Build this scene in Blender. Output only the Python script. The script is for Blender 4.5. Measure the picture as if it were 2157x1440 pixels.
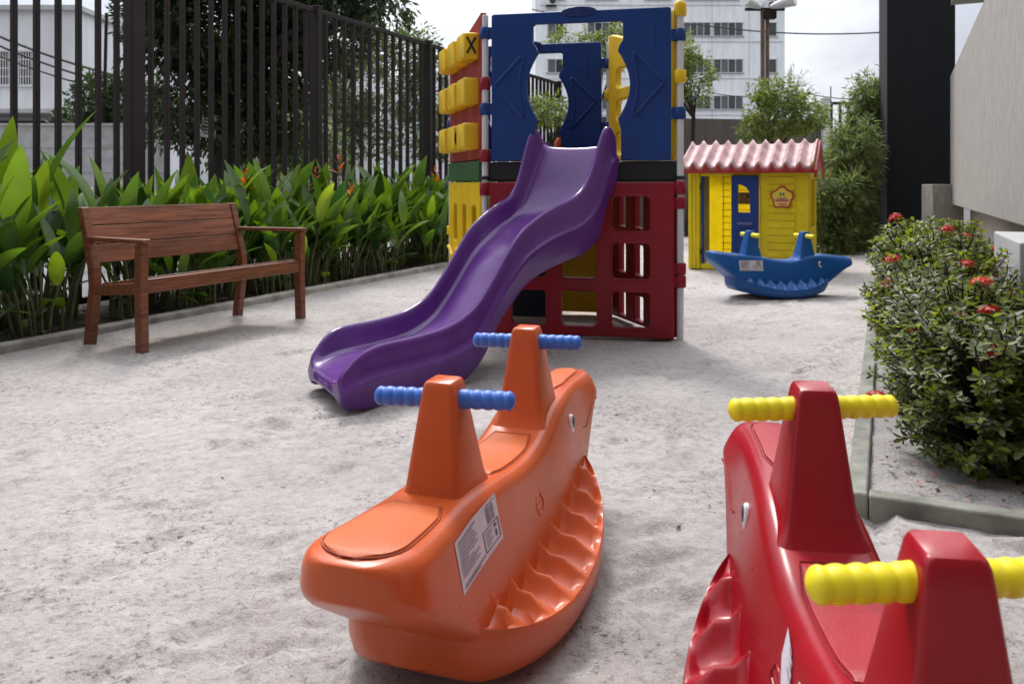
import bpy, bmesh, math, random
from math import sin, cos, pi, radians, sqrt, atan2, hypot
from mathutils import Vector as V, Matrix, noise

S = bpy.context.scene
for o in list(bpy.data.objects): bpy.data.objects.remove(o)
COL = S.collection

# ------------------------------------------------------------------ camera
F, CX, HZ = 1700.0, 1078.5, 384.0          # photo focal length, centre and horizon in its own pixels
cam = bpy.data.cameras.new("camera")
cam.sensor_width = 36; cam.lens = 36 * F / 2157
cam.shift_y = -(720 - HZ) / 2157
cam.clip_start = 0.05; cam.clip_end = 2000
cam.dof.use_dof = True; cam.dof.focus_distance = 2.6; cam.dof.aperture_fstop = 7.0
co = bpy.data.objects.new("camera", cam); COL.objects.link(co)
co.location = (0, 0, 1); co.rotation_euler = (pi / 2, 0, 0)
S.camera = co

# ------------------------------------------------------------------ sky, sun, exposure
SUN_EL, SUN_AZ = radians(53), radians(-13)   # azimuth from +Y towards +X
sd = V((sin(SUN_AZ) * cos(SUN_EL), cos(SUN_AZ) * cos(SUN_EL), sin(SUN_EL)))
w = bpy.data.worlds.new("World"); S.world = w; w.use_nodes = True
nt = w.node_tree; N = nt.nodes; L = nt.links
bg = N["Background"]; bg.inputs[1].default_value = 0.1
sky = N.new("ShaderNodeTexSky"); sky.sky_type = 'NISHITA'; sky.sun_disc = False
sky.sun_elevation = SUN_EL; sky.sun_rotation = SUN_AZ
tc = N.new("ShaderNodeTexCoord")
mp = N.new("ShaderNodeMapping"); mp.inputs['Scale'].default_value = (1, 1, 2.6)
L.new(tc.outputs['Generated'], mp.inputs[0])
n1 = N.new("ShaderNodeTexNoise"); n1.inputs['Scale'].default_value = 2.6; n1.inputs['Detail'].default_value = 8
n1.inputs['Roughness'].default_value = 0.55
L.new(mp.outputs[0], n1.inputs['Vector'])
r1 = N.new("ShaderNodeValToRGB")            # cloud brightness: grey bellies to white tops
r1.color_ramp.elements[0].position = 0.40; r1.color_ramp.elements[0].color = (3.1, 3.3, 3.75, 1)
r1.color_ramp.elements[1].position = 0.66; r1.color_ramp.elements[1].color = (5.6, 5.7, 5.9, 1)
L.new(n1.outputs[0], r1.inputs[0])
dt = N.new("ShaderNodeVectorMath"); dt.operation = 'DOT_PRODUCT'; dt.inputs[1].default_value = sd
L.new(tc.outputs['Generated'], dt.inputs[0])
mr = N.new("ShaderNodeMapRange"); mr.inputs[1].default_value = 0.5; mr.inputs[2].default_value = 1
mr.inputs[3].default_value = 1.0; mr.inputs[4].default_value = 1.9
L.new(dt.outputs['Value'], mr.inputs[0])
mm = N.new("ShaderNodeMix"); mm.data_type = 'RGBA'; mm.blend_type = 'MULTIPLY'; mm.inputs[0].default_value = 1
sx = N.new("ShaderNodeSeparateXYZ"); L.new(tc.outputs['Generated'], sx.inputs[0])
mz = N.new("ShaderNodeMapRange"); mz.inputs[1].default_value = 0.05; mz.inputs[3].default_value = 1.0; mz.inputs[4].default_value = 3.2
L.new(sx.outputs['Z'], mz.inputs[0])                      # an overcast sky is brighter overhead than at the horizon
mu = N.new("ShaderNodeMath"); mu.operation = 'MULTIPLY'; L.new(mr.outputs[0], mu.inputs[0]); L.new(mz.outputs[0], mu.inputs[1])
L.new(r1.outputs[0], mm.inputs[6]); L.new(mu.outputs[0], mm.inputs[7])
n2 = N.new("ShaderNodeTexNoise"); n2.inputs['Scale'].default_value = 1.7; n2.inputs['Detail'].default_value = 6
L.new(mp.outputs[0], n2.inputs['Vector'])
r2 = N.new("ShaderNodeValToRGB")            # cloud cover
r2.color_ramp.elements[0].position = 0.28; r2.color_ramp.elements[0].color = (0.82, 0.82, 0.82, 1)
r2.color_ramp.elements[1].position = 0.5; r2.color_ramp.elements[1].color = (1, 1, 1, 1)
L.new(n2.outputs[0], r2.inputs[0])
mx = N.new("ShaderNodeMix"); mx.data_type = 'RGBA'
L.new(r2.outputs[0], mx.inputs[0]); L.new(sky.outputs[0], mx.inputs[6]); L.new(mm.outputs[2], mx.inputs[7])
L.new(mx.outputs[2], bg.inputs[0])
sun = bpy.data.lights.new("sun", 'SUN'); sun.energy = 2.0; sun.angle = radians(14); sun.color = (1, 0.96, 0.9)
so = bpy.data.objects.new("sun", sun); COL.objects.link(so)
so.rotation_euler = sd.to_track_quat('Z', 'Y').to_euler()
S.view_settings.view_transform = 'Standard'; S.view_settings.look = 'None'
S.view_settings.exposure = 0.56; S.view_settings.gamma = 1
S.cycles.max_bounces = 8; S.cycles.transparent_max_bounces = 8
S.render.film_transparent = False

# ------------------------------------------------------------------ helpers
def at(u, v, y): return V(((u - CX) / F * y, y, 1 - (v - HZ) / F * y))
def gnd(u, v, z=0.0):
    y = (1 - z) * F / (v - HZ); return V(((u - CX) / F * y, y, z))
DK = 787.0 / F                                # the yard's long direction: X grows by DK for every metre of Y
dv = V((DK, 1, 0)).normalized(); ev = V((dv.y, -dv.x, 0))
def LY(l, y, z=0.0): return V((l + DK * y, y, z))   # lateral offset + depth -> point

MATS = {}
def newmat(name):
    m = bpy.data.materials.new(name); m.use_nodes = True
    return m, m.node_tree.nodes, m.node_tree.links, m.node_tree.nodes["Principled BSDF"]
def rgb(c): return (c[0], c[1], c[2], 1)
def noisecol(N, L, base, amt, scale, coord='Object', detail=4):
    t = N.new("ShaderNodeTexCoord"); n = N.new("ShaderNodeTexNoise")
    n.inputs['Scale'].default_value = scale; n.inputs['Detail'].default_value = detail
    L.new(t.outputs[coord], n.inputs['Vector'])
    r = N.new("ShaderNodeValToRGB")
    r.color_ramp.elements[0].position = 0.3; r.color_ramp.elements[1].position = 0.7
    r.color_ramp.elements[0].color = rgb([x * (1 - amt) for x in base])
    r.color_ramp.elements[1].color = rgb([min(1, x * (1 + amt)) for x in base])
    L.new(n.outputs[0], r.inputs[0]); return t, n, r
def bump(N, L, t, b, scale, strength, dist=0.01, coord='Object', detail=3):
    n = N.new("ShaderNodeTexNoise"); n.inputs['Scale'].default_value = scale; n.inputs['Detail'].default_value = detail
    L.new(t.outputs[coord], n.inputs['Vector'])
    bp = N.new("ShaderNodeBump"); bp.inputs['Strength'].default_value = strength; bp.inputs['Distance'].default_value = dist
    L.new(n.outputs[0], bp.inputs['Height']); L.new(bp.outputs[0], b.inputs['Normal']); return bp
def plastic(name, c, rough=0.36, grain=0.0, amt=0.10, dust=0.0):
    if name in MATS: return MATS[name]
    m, N, L, b = newmat(name)
    t, n, r = noisecol(N, L, c, amt, 7)
    col = r.outputs[0]
    if dust:
        nd = N.new("ShaderNodeTexNoise"); nd.inputs['Scale'].default_value = 2.3; nd.inputs['Detail'].default_value = 8
        nd.inputs['Roughness'].default_value = 0.7
        L.new(t.outputs['Object'], nd.inputs['Vector'])
        rd = N.new("ShaderNodeMapRange"); rd.inputs[1].default_value = 0.5; rd.inputs[2].default_value = 0.85
        rd.inputs[4].default_value = dust
        L.new(nd.outputs[0], rd.inputs[0])
        mxd = N.new("ShaderNodeMix"); mxd.data_type = 'RGBA'; mxd.inputs[7].default_value = (0.4, 0.36, 0.33, 1)
        L.new(rd.outputs[0], mxd.inputs[0]); L.new(col, mxd.inputs[6]); col = mxd.outputs[2]
    L.new(col, b.inputs['Base Color']); b.inputs['Specular IOR Level'].default_value = 0.38
    rr = N.new("ShaderNodeMapRange"); rr.inputs[3].default_value = rough - 0.06; rr.inputs[4].default_value = rough + 0.1
    n3 = N.new("ShaderNodeTexNoise"); n3.inputs['Scale'].default_value = 11; n3.inputs['Detail'].default_value = 6
    L.new(t.outputs['Object'], n3.inputs['Vector']); L.new(n3.outputs[0], rr.inputs[0]); L.new(rr.outputs[0], b.inputs['Roughness'])
    if grain: bump(N, L, t, b, 420, grain, 0.002)
    else: bump(N, L, t, b, 22, 0.10, 0.004)
    MATS[name] = m; return m
def matte(name, c, rough=0.8, amt=0.15, scale=4, bs=0.3, bscale=60, metal=0.0):
    if name in MATS: return MATS[name]
    m, N, L, b = newmat(name)
    t, n, r = noisecol(N, L, c, amt, scale, detail=7)
    L.new(r.outputs[0], b.inputs['Base Color']); b.inputs['Roughness'].default_value = rough
    b.inputs['Metallic'].default_value = metal
    if bs: bump(N, L, t, b, bscale, bs, 0.006, detail=6)
    MATS[name] = m; return m
def leafmat(name, dark, light, trans=0.35, rough=0.4, old=False):
    if name in MATS: return MATS[name]
    m, N, L, b = newmat(name)
    g = N.new("ShaderNodeNewGeometry"); r = N.new("ShaderNodeValToRGB")
    r.color_ramp.elements[0].color = rgb(dark); r.color_ramp.elements[1].color = rgb(light)
    if old:
        r.color_ramp.elements[1].position = 0.84
        for ps, cc in ((0.95, [min(1, light[0] * 1.2), light[1] * 1.1, light[2]]), (0.99, [light[0] * 1.3, light[1] * 1.0, light[2]])):
            e = r.color_ramp.elements.new(ps); e.color = rgb(cc)
    L.new(g.outputs['Random Per Island'], r.inputs[0])
    t = N.new("ShaderNodeTexCoord"); n = N.new("ShaderNodeTexNoise"); n.inputs['Scale'].default_value = 3.0
    L.new(t.outputs['Object'], n.inputs['Vector'])
    mxx = N.new("ShaderNodeMix"); mxx.data_type = 'RGBA'; mxx.blend_type = 'MULTIPLY'; mxx.inputs[0].default_value = 0.6
    rc = N.new("ShaderNodeValToRGB"); rc.color_ramp.elements[0].position = 0.35; rc.color_ramp.elements[1].position = 0.65
    rc.color_ramp.elements[0].color = (0.55, 0.6, 0.6, 1); rc.color_ramp.elements[1].color = (1.25, 1.2, 1, 1)
    L.new(n.outputs[0], rc.inputs[0]); L.new(r.outputs[0], mxx.inputs[6]); L.new(rc.outputs[0], mxx.inputs[7])
    L.new(mxx.outputs[2], b.inputs['Base Color']); b.inputs['Roughness'].default_value = rough
    tr = N.new("ShaderNodeBsdfTranslucent"); hs = N.new("ShaderNodeHueSaturation")
    hs.inputs['Value'].default_value = 2.2; hs.inputs['Hue'].default_value = 0.485; hs.inputs['Saturation'].default_value = 1.05
    L.new(mxx.outputs[2], hs.inputs['Color']); L.new(hs.outputs[0], tr.inputs[0])
    ms = N.new("ShaderNodeMixShader"); ms.inputs[0].default_value = trans
    L.new(b.outputs[0], ms.inputs[1]); L.new(tr.outputs[0], ms.inputs[2])
    L.new(ms.outputs[0], N["Material Output"].inputs['Surface'])
    MATS[name] = m; return m

class MB:
    """collects shapes and links them as one mesh object"""
    def __init__(s): s.v = []; s.f = []; s.m = []; s.cur = 0
    def add(s, vs, fs):
        k = len(s.v); s.v += [tuple(x) for x in vs]
        s.f += [tuple(i + k for i in f) for f in fs]; s.m += [s.cur] * len(fs)
    def box(s, c, d, M=None):
        x, y, z = d[0] / 2, d[1] / 2, d[2] / 2
        vs = [V((a * x, b * y, e * z)) for a in (-1, 1) for b in (-1, 1) for e in (-1, 1)]
        if M is not None: vs = [M @ q for q in vs]
        s.add([q + V(c) for q in vs], [(0, 1, 3, 2), (4, 6, 7, 5), (0, 4, 5, 1), (2, 3, 7, 6), (0, 2, 6, 4), (1, 5, 7, 3)])
    def hexa(s, b, t):       # four bottom, four top corners (counter-clockwise seen from above)
        s.add(list(b) + list(t), [(3, 2, 1, 0), (4, 5, 6, 7), (0, 1, 5, 4), (1, 2, 6, 5), (2, 3, 7, 6), (3, 0, 4, 7)])
    def loft(s, rings, cap=True, closed=True):
        n = len(rings[0]); vs = [q for r in rings for q in r]; fs = []
        for i in range(len(rings) - 1):
            for j in range(n if closed else n - 1):
                k = (j + 1) % n
                fs.append((i * n + j, i * n + k, (i + 1) * n + k, (i + 1) * n + j))
        if cap and closed:
            fs.append(tuple(range(n - 1, -1, -1))); fs.append(tuple((len(rings) - 1) * n + j for j in range(n)))
        s.add(vs, fs)
    def tube(s, pts, rad, n=8, cap=True):
        pts = [V(p) for p in pts]
        if not hasattr(rad, '__len__'): rad = [rad] * len(pts)
        rings = []; up = None
        for i, p in enumerate(pts):
            d = (pts[min(i + 1, len(pts) - 1)] - pts[max(i - 1, 0)])
            if d.length < 1e-9: d = V((0, 0, 1))
            d.normalize()
            if up is None: up = V((1, 0, 0)) if abs(d.x) < 0.8 else V((0, 1, 0))
            a = d.cross(up).normalized(); b = a.cross(d).normalized(); up = b
            rings.append([p + (a * cos(t) + b * sin(t)) * rad[i] for t in [2 * pi * k / n for k in range(n)]])
        s.loft(rings, cap)
    def build(s, name, mats, parent=None, smooth=35, bevel=0, seg=2):
        me = bpy.data.meshes.new(name); me.from_pydata(s.v, [], s.f)
        return finish(me, name, mats, parent, smooth, bevel, seg, s.m)
def finish(me, name, mats, parent, smooth=35, bevel=0, seg=2, idx=None):
    if not isinstance(mats, (list, tuple)): mats = [mats]
    me.materials.clear()
    for m in mats: me.materials.append(m)
    if idx and len(mats) > 1: me.polygons.foreach_set('material_index', idx)
    if smooth:
        me.polygons.foreach_set('use_smooth', [True] * len(me.polygons))
        if smooth < 180: me.set_sharp_from_angle(angle=radians(smooth))
    me.update()
    o = bpy.data.objects.new(name, me); COL.objects.link(o)
    if parent: o.parent = parent
    if bevel:
        b = o.modifiers.new("bevel", 'BEVEL'); b.width = bevel; b.segments = seg; b.limit_method = 'ANGLE'; b.angle_limit = radians(40)
        b.harden_normals = False
    return o
def fixnormals(o):
    bm = bmesh.new(); bm.from_mesh(o.data); bmesh.ops.recalc_face_normals(bm, faces=bm.faces); bm.to_mesh(o.data); bm.free()
def plate(name, outs, thick, mats, M, parent, bevel=0.008, res=3):
    """a solid sheet with holes: the first outline is the edge, the others are openings; in its own x-y plane"""
    cu = bpy.data.curves.new(name, 'CURVE'); cu.dimensions = '2D'; cu.fill_mode = 'BOTH'
    cu.extrude = max(thick / 2 - bevel, 1e-4); cu.bevel_depth = bevel; cu.bevel_resolution = res; cu.offset = -bevel
    for pts in outs:
        sp = cu.splines.new('POLY'); sp.points.add(len(pts) - 1)
        for p, q in zip(sp.points, pts): p.co = (q[0], q[1], 0, 1)
        sp.use_cyclic_u = True
    t = bpy.data.objects.new("tmp", cu); COL.objects.link(t)
    dg = bpy.context.evaluated_depsgraph_get(); dg.update()
    me = bpy.data.meshes.new_from_object(t.evaluated_get(dg)); me.name = name
    bpy.data.objects.remove(t); bpy.data.curves.remove(cu)
    me.transform(M)
    return finish(me, name, mats, parent, 50)
def rrect(x0, y0, x1, y1, r, n=5):
    p = []
    for cx, cy, a in ((x1 - r, y1 - r, 0), (x0 + r, y1 - r, 90), (x0 + r, y0 + r, 180), (x1 - r, y0 + r, 270)):
        for i in range(n + 1):
            t = radians(a + 90 * i / n); p.append((cx + r * cos(t), cy + r * sin(t)))
    return p
def tag(o, label=None, cat=None, group=None, kind=None):
    if label: o['label'] = label
    if cat: o['category'] = cat
    if group: o['group'] = group
    if kind: o['kind'] = kind
    return o
def empty(name, loc=(0, 0, 0), rz=0, label=None, cat=None, group=None):
    o = bpy.data.objects.new(name, None); COL.objects.link(o); o.location = loc; o.rotation_euler = (0, 0, rz)
    o.empty_display_size = 0.1
    return tag(o, label, cat, group)
KIDS = {}
def copy_tree(o, kids, parent=None):
    c = o.copy(); COL.objects.link(c)
    if parent: c.parent = parent
    for k, sub in kids: copy_tree(k, sub, c)
    return c
def tree_of(o): return [(k, tree_of(k)) for k in o.children]
def lerp(a, b, t): return a + (b - a) * t
def interp(tab, x):
    if x <= tab[0][0]: return tab[0][1]
    for (a, p), (b, q) in zip(tab, tab[1:]):
        if x <= b: return p + (q - p) * (x - a) / (b - a)
    return tab[-1][1]
def smooth_interp(tab, x):
    """monotone-ish cubic through the table"""
    n = len(tab)
    if x <= tab[0][0]: return tab[0][1]
    if x >= tab[-1][0]: return tab[-1][1]
    for i in range(n - 1):
        if x <= tab[i + 1][0]:
            (x0, y0), (x1, y1) = tab[i], tab[i + 1]
            m0 = (y1 - tab[i - 1][1]) / (x1 - tab[i - 1][0]) if i > 0 else (y1 - y0) / (x1 - x0)
            m1 = (tab[i + 2][1] - y0) / (tab[i + 2][0] - x0) if i < n - 2 else (y1 - y0) / (x1 - x0)
            h = x1 - x0; t = (x - x0) / h
            return ((2*t**3-3*t*t+1)*y0 + (t**3-2*t*t+t)*h*m0 + (-2*t**3+3*t*t)*y1 + (t**3-t*t)*h*m1)

# ------------------------------------------------------------------ materials
ORANGE = plastic('orange plastic', (0.54, 0.092, 0.020), 0.28, dust=0.09)
ORANGE_G = plastic('orange grained plastic', (0.52, 0.105, 0.020), 0.40, grain=0.5)
REDP = plastic('red plastic', (0.30, 0.004, 0.012), 0.27, dust=0.05)
REDP_G = plastic('red grained plastic', (0.33, 0.012, 0.022), 0.33, grain=0.6)
BLUE = plastic('blue plastic', (0.003, 0.036, 0.185), 0.42, dust=0.015)
BLUES = plastic('mid blue plastic', (0.006, 0.085, 0.31), 0.38, dust=0.05)
BLUES_G = plastic('mid blue grained plastic', (0.010, 0.09, 0.28), 0.46, grain=0.35)
BLUEBAR = plastic('bright blue plastic', (0.045, 0.15, 0.56), 0.38)
YELBAR = plastic('lemon plastic', (0.80, 0.66, 0.012), 0.4)
YEL = plastic('yellow plastic', (0.78, 0.50, 0.012), 0.40, dust=0.05)
YELH = plastic('playhouse yellow', (0.76, 0.60, 0.010), 0.42, dust=0.06)
CRIM = plastic('crimson plastic', (0.255, 0.003, 0.016), 0.38, dust=0.02)
CRIMB = plastic('brick red plastic', (0.30, 0.022, 0.02), 0.42, dust=0.05)
PURPLE = plastic('purple plastic', (0.100, 0.027, 0.185), 0.20, amt=0.12, dust=0.06)
BLACKP = plastic('black plastic', (0.012, 0.014, 0.018), 0.5)
GREENP = plastic('green plastic', (0.03, 0.10, 0.03), 0.45)
ROOFP = plastic('glare-paled red plastic', (0.66, 0.44, 0.44), 0.24, amt=0.3)  # sky glare on the glossy red tiles put into the base colour
def thin(m, k, val=1.0):
    nt = m.node_tree; N = nt.nodes; L = nt.links; b = N["Principled BSDF"]
    tr = N.new("ShaderNodeBsdfTranslucent"); src = b.inputs['Base Color'].links[0].from_socket; L.new(src, tr.inputs[0])
    ms = N.new("ShaderNodeMixShader"); ms.inputs[0].default_value = k; L.new(b.outputs[0], ms.inputs[1]); L.new(tr.outputs[0], ms.inputs[2])
    L.new(ms.outputs[0], N["Material Output"].inputs['Surface'])
YELT = plastic('thin playhouse yellow', (0.80, 0.58, 0.008), 0.42, dust=0.03); thin(YELT, 0.6); thin(YELH, 0.12); thin(ROOFP, 0.25)
ROOFD = plastic('roof red plastic', (0.33, 0.015, 0.02), 0.4)
WHITEM = matte('white painted steel', (0.62, 0.62, 0.64), 0.45, 0.08, 5, 0.05)
STICK = matte('sticker paper', (0.60, 0.55, 0.60), 0.6, 0.1, 20, 0)
INK = matte('ink', (0.10, 0.09, 0.11), 0.7, 0.1, 5, 0)
BLACK = matte('black paint', (0.008, 0.008, 0.009), 0.5, 0.1, 5, 0)
EYEW = matte('eye white', (0.75, 0.75, 0.75), 0.4, 0.03, 5, 0)
EYEB = matte('eye blue', (0.03, 0.10, 0.22), 0.4, 0.03, 5, 0)
IRON = matte('fence paint', (0.020, 0.0135, 0.013), 0.72, 0.25, 3, 0.05); IRON.node_tree.nodes['Principled BSDF'].inputs['Specular IOR Level'].default_value = 0.3
CONC = matte('kerb cement', (0.30, 0.28, 0.25), 0.9, 0.4, 6, 0.6, 50)
CONCG = matte('mossy kerb cement', (0.20, 0.20, 0.17), 0.9, 0.45, 7, 0.6, 50)
SOIL = matte('soil', (0.035, 0.026, 0.02), 0.95, 0.5, 8, 1, 30)
BARK = matte('bark', (0.03, 0.024, 0.02), 0.9, 0.4, 6, 1, 40)
BARKL = matte('light bark', (0.11, 0.085, 0.06), 0.9, 0.4, 6, 1, 40)
STEM = matte('green stem', (0.10, 0.12, 0.045), 0.6, 0.4, 9, 0.1)
HELI = leafmat('broad leaf', (0.014, 0.050, 0.013), (0.105, 0.20, 0.018), 0.42, 0.34, True)
IXO = leafmat('shrub leaf', (0.008, 0.022, 0.006), (0.135, 0.175, 0.016), 0.42, 0.44, True)
BAMB = leafmat('bamboo leaf', (0.045, 0.070, 0.022), (0.18, 0.225, 0.075), 0.42, 0.5)
TREED = leafmat('dark tree leaf', (0.008, 0.02, 0.008), (0.05, 0.085, 0.02), 0.28, 0.5)
TREEL = leafmat('pale tree leaf', (0.06, 0.095, 0.022), (0.19, 0.24, 0.055), 0.35, 0.5)
TREEM = leafmat('mid tree leaf', (0.03, 0.055, 0.02), (0.12, 0.16, 0.05), 0.32, 0.5)
PETR = leafmat('red petal', (0.36, 0.020, 0.010), (0.60, 0.085, 0.03), 0.25, 0.5)
PETO = leafmat('orange petal', (0.55, 0.10, 0.02), (0.75, 0.22, 0.03), 0.3, 0.5)

def wood():
    m, N, L, b = newmat('varnished wood')
    t = N.new("ShaderNodeTexCoord"); mp = N.new("ShaderNodeMapping"); mp.inputs['Scale'].default_value = (1.3, 22, 22)
    L.new(t.outputs['Object'], mp.inputs[0])
    n = N.new("ShaderNodeTexNoise"); n.inputs['Scale'].default_value = 2.4; n.inputs['Detail'].default_value = 8; n.inputs['Distortion'].default_value = 0.8
    L.new(mp.outputs[0], n.inputs['Vector'])
    r = N.new("ShaderNodeValToRGB"); r.color_ramp.elements[0].position = 0.32; r.color_ramp.elements[1].position = 0.68
    r.color_ramp.elements[0].color = (0.10, 0.028, 0.014, 1); r.color_ramp.elements[1].color = (0.29, 0.10, 0.044, 1)
    L.new(n.outputs[0], r.inputs[0])
    n2 = N.new("ShaderNodeTexNoise"); n2.inputs['Scale'].default_value = 3; L.new(t.outputs['Object'], n2.inputs['Vector'])
    mxx = N.new("ShaderNodeMix"); mxx.data_type = 'RGBA'; mxx.blend_type = 'MULTIPLY'; mxx.inputs[0].default_value = 0.5
    r3 = N.new("ShaderNodeValToRGB"); r3.color_ramp.elements[0].color = (0.4, 0.4, 0.4, 1); r3.color_ramp.elements[1].color = (1.4, 1.4, 1.4, 1)
    L.new(n2.outputs[0], r3.inputs[0]); L.new(r.outputs[0], mxx.inputs[6]); L.new(r3.outputs[0], mxx.inputs[7])
    g = N.new("ShaderNodeNewGeometry"); rv = N.new("ShaderNodeValToRGB"); rv.color_ramp.elements[0].color = (0.72, 0.70, 0.68, 1); rv.color_ramp.elements[1].color = (1.3, 1.34, 1.36, 1)
    L.new(g.outputs['Random Per Island'], rv.inputs[0])
    mxv = N.new("ShaderNodeMix"); mxv.data_type = 'RGBA'; mxv.blend_type = 'MULTIPLY'; mxv.inputs[0].default_value = 1
    L.new(mxx.outputs[2], mxv.inputs[6]); L.new(rv.outputs[0], mxv.inputs[7])
    L.new(mxv.outputs[2], b.inputs['Base Color']); b.inputs['Roughness'].default_value = 0.42
    bp = N.new("ShaderNodeBump"); bp.inputs['Strength'].default_value = 0.25; bp.inputs['Distance'].default_value = 0.003
    L.new(n.outputs[0], bp.inputs['Height']); L.new(bp.outputs[0], b.inputs['Normal'])
    return m
WOOD = wood()
def sand():
    m, N, L, b = newmat('pale sand')
    t = N.new("ShaderNodeTexCoord")
    def nz(s, d, ro=0.6):
        n = N.new("ShaderNodeTexNoise"); n.inputs['Scale'].default_value = s; n.inputs['Detail'].default_value = d
        n.inputs['Roughness'].default_value = ro; L.new(t.outputs['Object'], n.inputs['Vector']); return n
    a = nz(1.1, 9, 0.62); r = N.new("ShaderNodeValToRGB")
    r.color_ramp.elements[0].position = 0.34; r.color_ramp.elements[1].position = 0.62
    r.color_ramp.elements[0].color = (0.40, 0.368, 0.352, 1); r.color_ramp.elements[1].color = (0.52, 0.484, 0.466, 1)
    L.new(a.outputs[0], r.inputs[0])
    c = nz(24, 9, 0.75); r2 = N.new("ShaderNodeValToRGB")
    r2.color_ramp.elements[0].position = 0.36; r2.color_ramp.elements[1].position = 0.56
    r2.color_ramp.elements[0].color = (0.70, 0.68, 0.67, 1); r2.color_ramp.elements[1].color = (1.05, 1.05, 1.05, 1)
    L.new(c.outputs[0], r2.inputs[0])
    mxx = N.new("ShaderNodeMix"); mxx.data_type = 'RGBA'; mxx.blend_type = 'MULTIPLY'; mxx.inputs[0].default_value = 0.75
    L.new(r.outputs[0], mxx.inputs[6]); L.new(r2.outputs[0], mxx.inputs[7])
    g = nz(230, 4, 0.7); r4 = N.new("ShaderNodeValToRGB"); r4.color_ramp.elements[0].position = 0.3; r4.color_ramp.elements[1].position = 0.6
    r4.color_ramp.elements[0].color = (0.50, 0.48, 0.47, 1); r4.color_ramp.elements[1].color = (1.05, 1.05, 1.05, 1)
    L.new(g.outputs[0], r4.inputs[0])
    mx2 = N.new("ShaderNodeMix"); mx2.data_type = 'RGBA'; mx2.blend_type = 'MULTIPLY'; mx2.inputs[0].default_value = 0.6
    L.new(mxx.outputs[2], mx2.inputs[6]); L.new(r4.outputs[0], mx2.inputs[7])
    L.new(mx2.outputs[2], b.inputs['Base Color']); b.inputs['Roughness'].default_value = 0.95
    pm = nz(1.6, 5, 0.6); pr = N.new("ShaderNodeValToRGB"); pr.color_ramp.elements[0].position = 0.46; pr.color_ramp.elements[1].position = 0.62
    L.new(pm.outputs[0], pr.inputs[0])
    sp = nz(48, 6, 0.75); spr = N.new("ShaderNodeValToRGB"); spr.color_ramp.elements[0].position = 0.36; spr.color_ramp.elements[1].position = 0.46
    spr.color_ramp.elements[0].color = (0.30, 0.285, 0.275, 1); L.new(sp.outputs[0], spr.inputs[0])
    mx3 = N.new("ShaderNodeMix"); mx3.data_type = 'RGBA'; mx3.blend_type = 'MULTIPLY'; L.new(pr.outputs[0], mx3.inputs[0]); L.new(mx2.outputs[2], mx3.inputs[6]); L.new(spr.outputs[0], mx3.inputs[7])
    L.new(mx3.outputs[2], b.inputs['Base Color'])
    h = nz(26, 9, 0.72); bp = N.new("ShaderNodeBump"); bp.inputs['Strength'].default_value = 0.8; bp.inputs['Distance'].default_value = 0.025
    L.new(h.outputs[0], bp.inputs['Height'])
    h2 = nz(300, 2); bp2 = N.new("ShaderNodeBump"); bp2.inputs['Strength'].default_value = 0.4; bp2.inputs['Distance'].default_value = 0.003
    L.new(h2.outputs[0], bp2.inputs['Height']); L.new(bp.outputs[0], bp2.inputs['Normal']); L.new(bp2.outputs[0], b.inputs['Normal'])
    return m
SAND = sand()
def stone(name, c, streak=True, sc=30, lo=0.78):
    m, N, L, b = newmat(name)
    t = N.new("ShaderNodeTexCoord"); mp = N.new("ShaderNodeMapping"); mp.inputs['Scale'].default_value = (1, 1, 0.16 if streak else 1)
    L.new(t.outputs['Object'], mp.inputs[0])
    n = N.new("ShaderNodeTexNoise"); n.inputs['Scale'].default_value = sc; n.inputs['Detail'].default_value = 6
    L.new(mp.outputs[0], n.inputs['Vector'])
    r = N.new("ShaderNodeValToRGB"); r.color_ramp.elements[0].position = 0.3; r.color_ramp.elements[1].position = 0.65
    r.color_ramp.elements[0].color = rgb([x * lo for x in c]); r.color_ramp.elements[1].color = rgb([x * 1.08 for x in c])
    L.new(n.outputs[0], r.inputs[0]); L.new(r.outputs[0], b.inputs['Base Color']); b.inputs['Roughness'].default_value = 0.9
    bp = N.new("ShaderNodeBump"); bp.inputs['Strength'].default_value = 0.7; bp.inputs['Distance'].default_value = 0.01
    L.new(n.outputs[0], bp.inputs['Height']); L.new(bp.outputs[0], b.inputs['Normal'])
    return m
BEIGE = stone('beige render', (0.33, 0.305, 0.28), True, 45, 0.7)
GRANITE = stone('grey granite', (0.46, 0.45, 0.45), False, 220)
WHITEW = stone('white wall paint', (0.74, 0.75, 0.77), True, 3, 0.9)
DARKW = stone('near black wall paint', (0.006, 0.0085, 0.0115), True, 8)
BROWNW = stone('brown wall render', (0.115, 0.095, 0.085), True, 12)
BLOCKM = stone('whitewashed block', (0.55, 0.55, 0.57), False, 8)
GLASS = matte('dark window glass', (0.03, 0.04, 0.045), 0.12, 0.3, 0.8, 0)
SHUT = matte('grey window panel', (0.075, 0.085, 0.09), 0.4, 0.4, 0.8, 0)
ASPH = matte('asphalt', (0.07, 0.068, 0.066), 0.9, 0.3, 2, 0.4)
random.seed(7)

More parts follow.
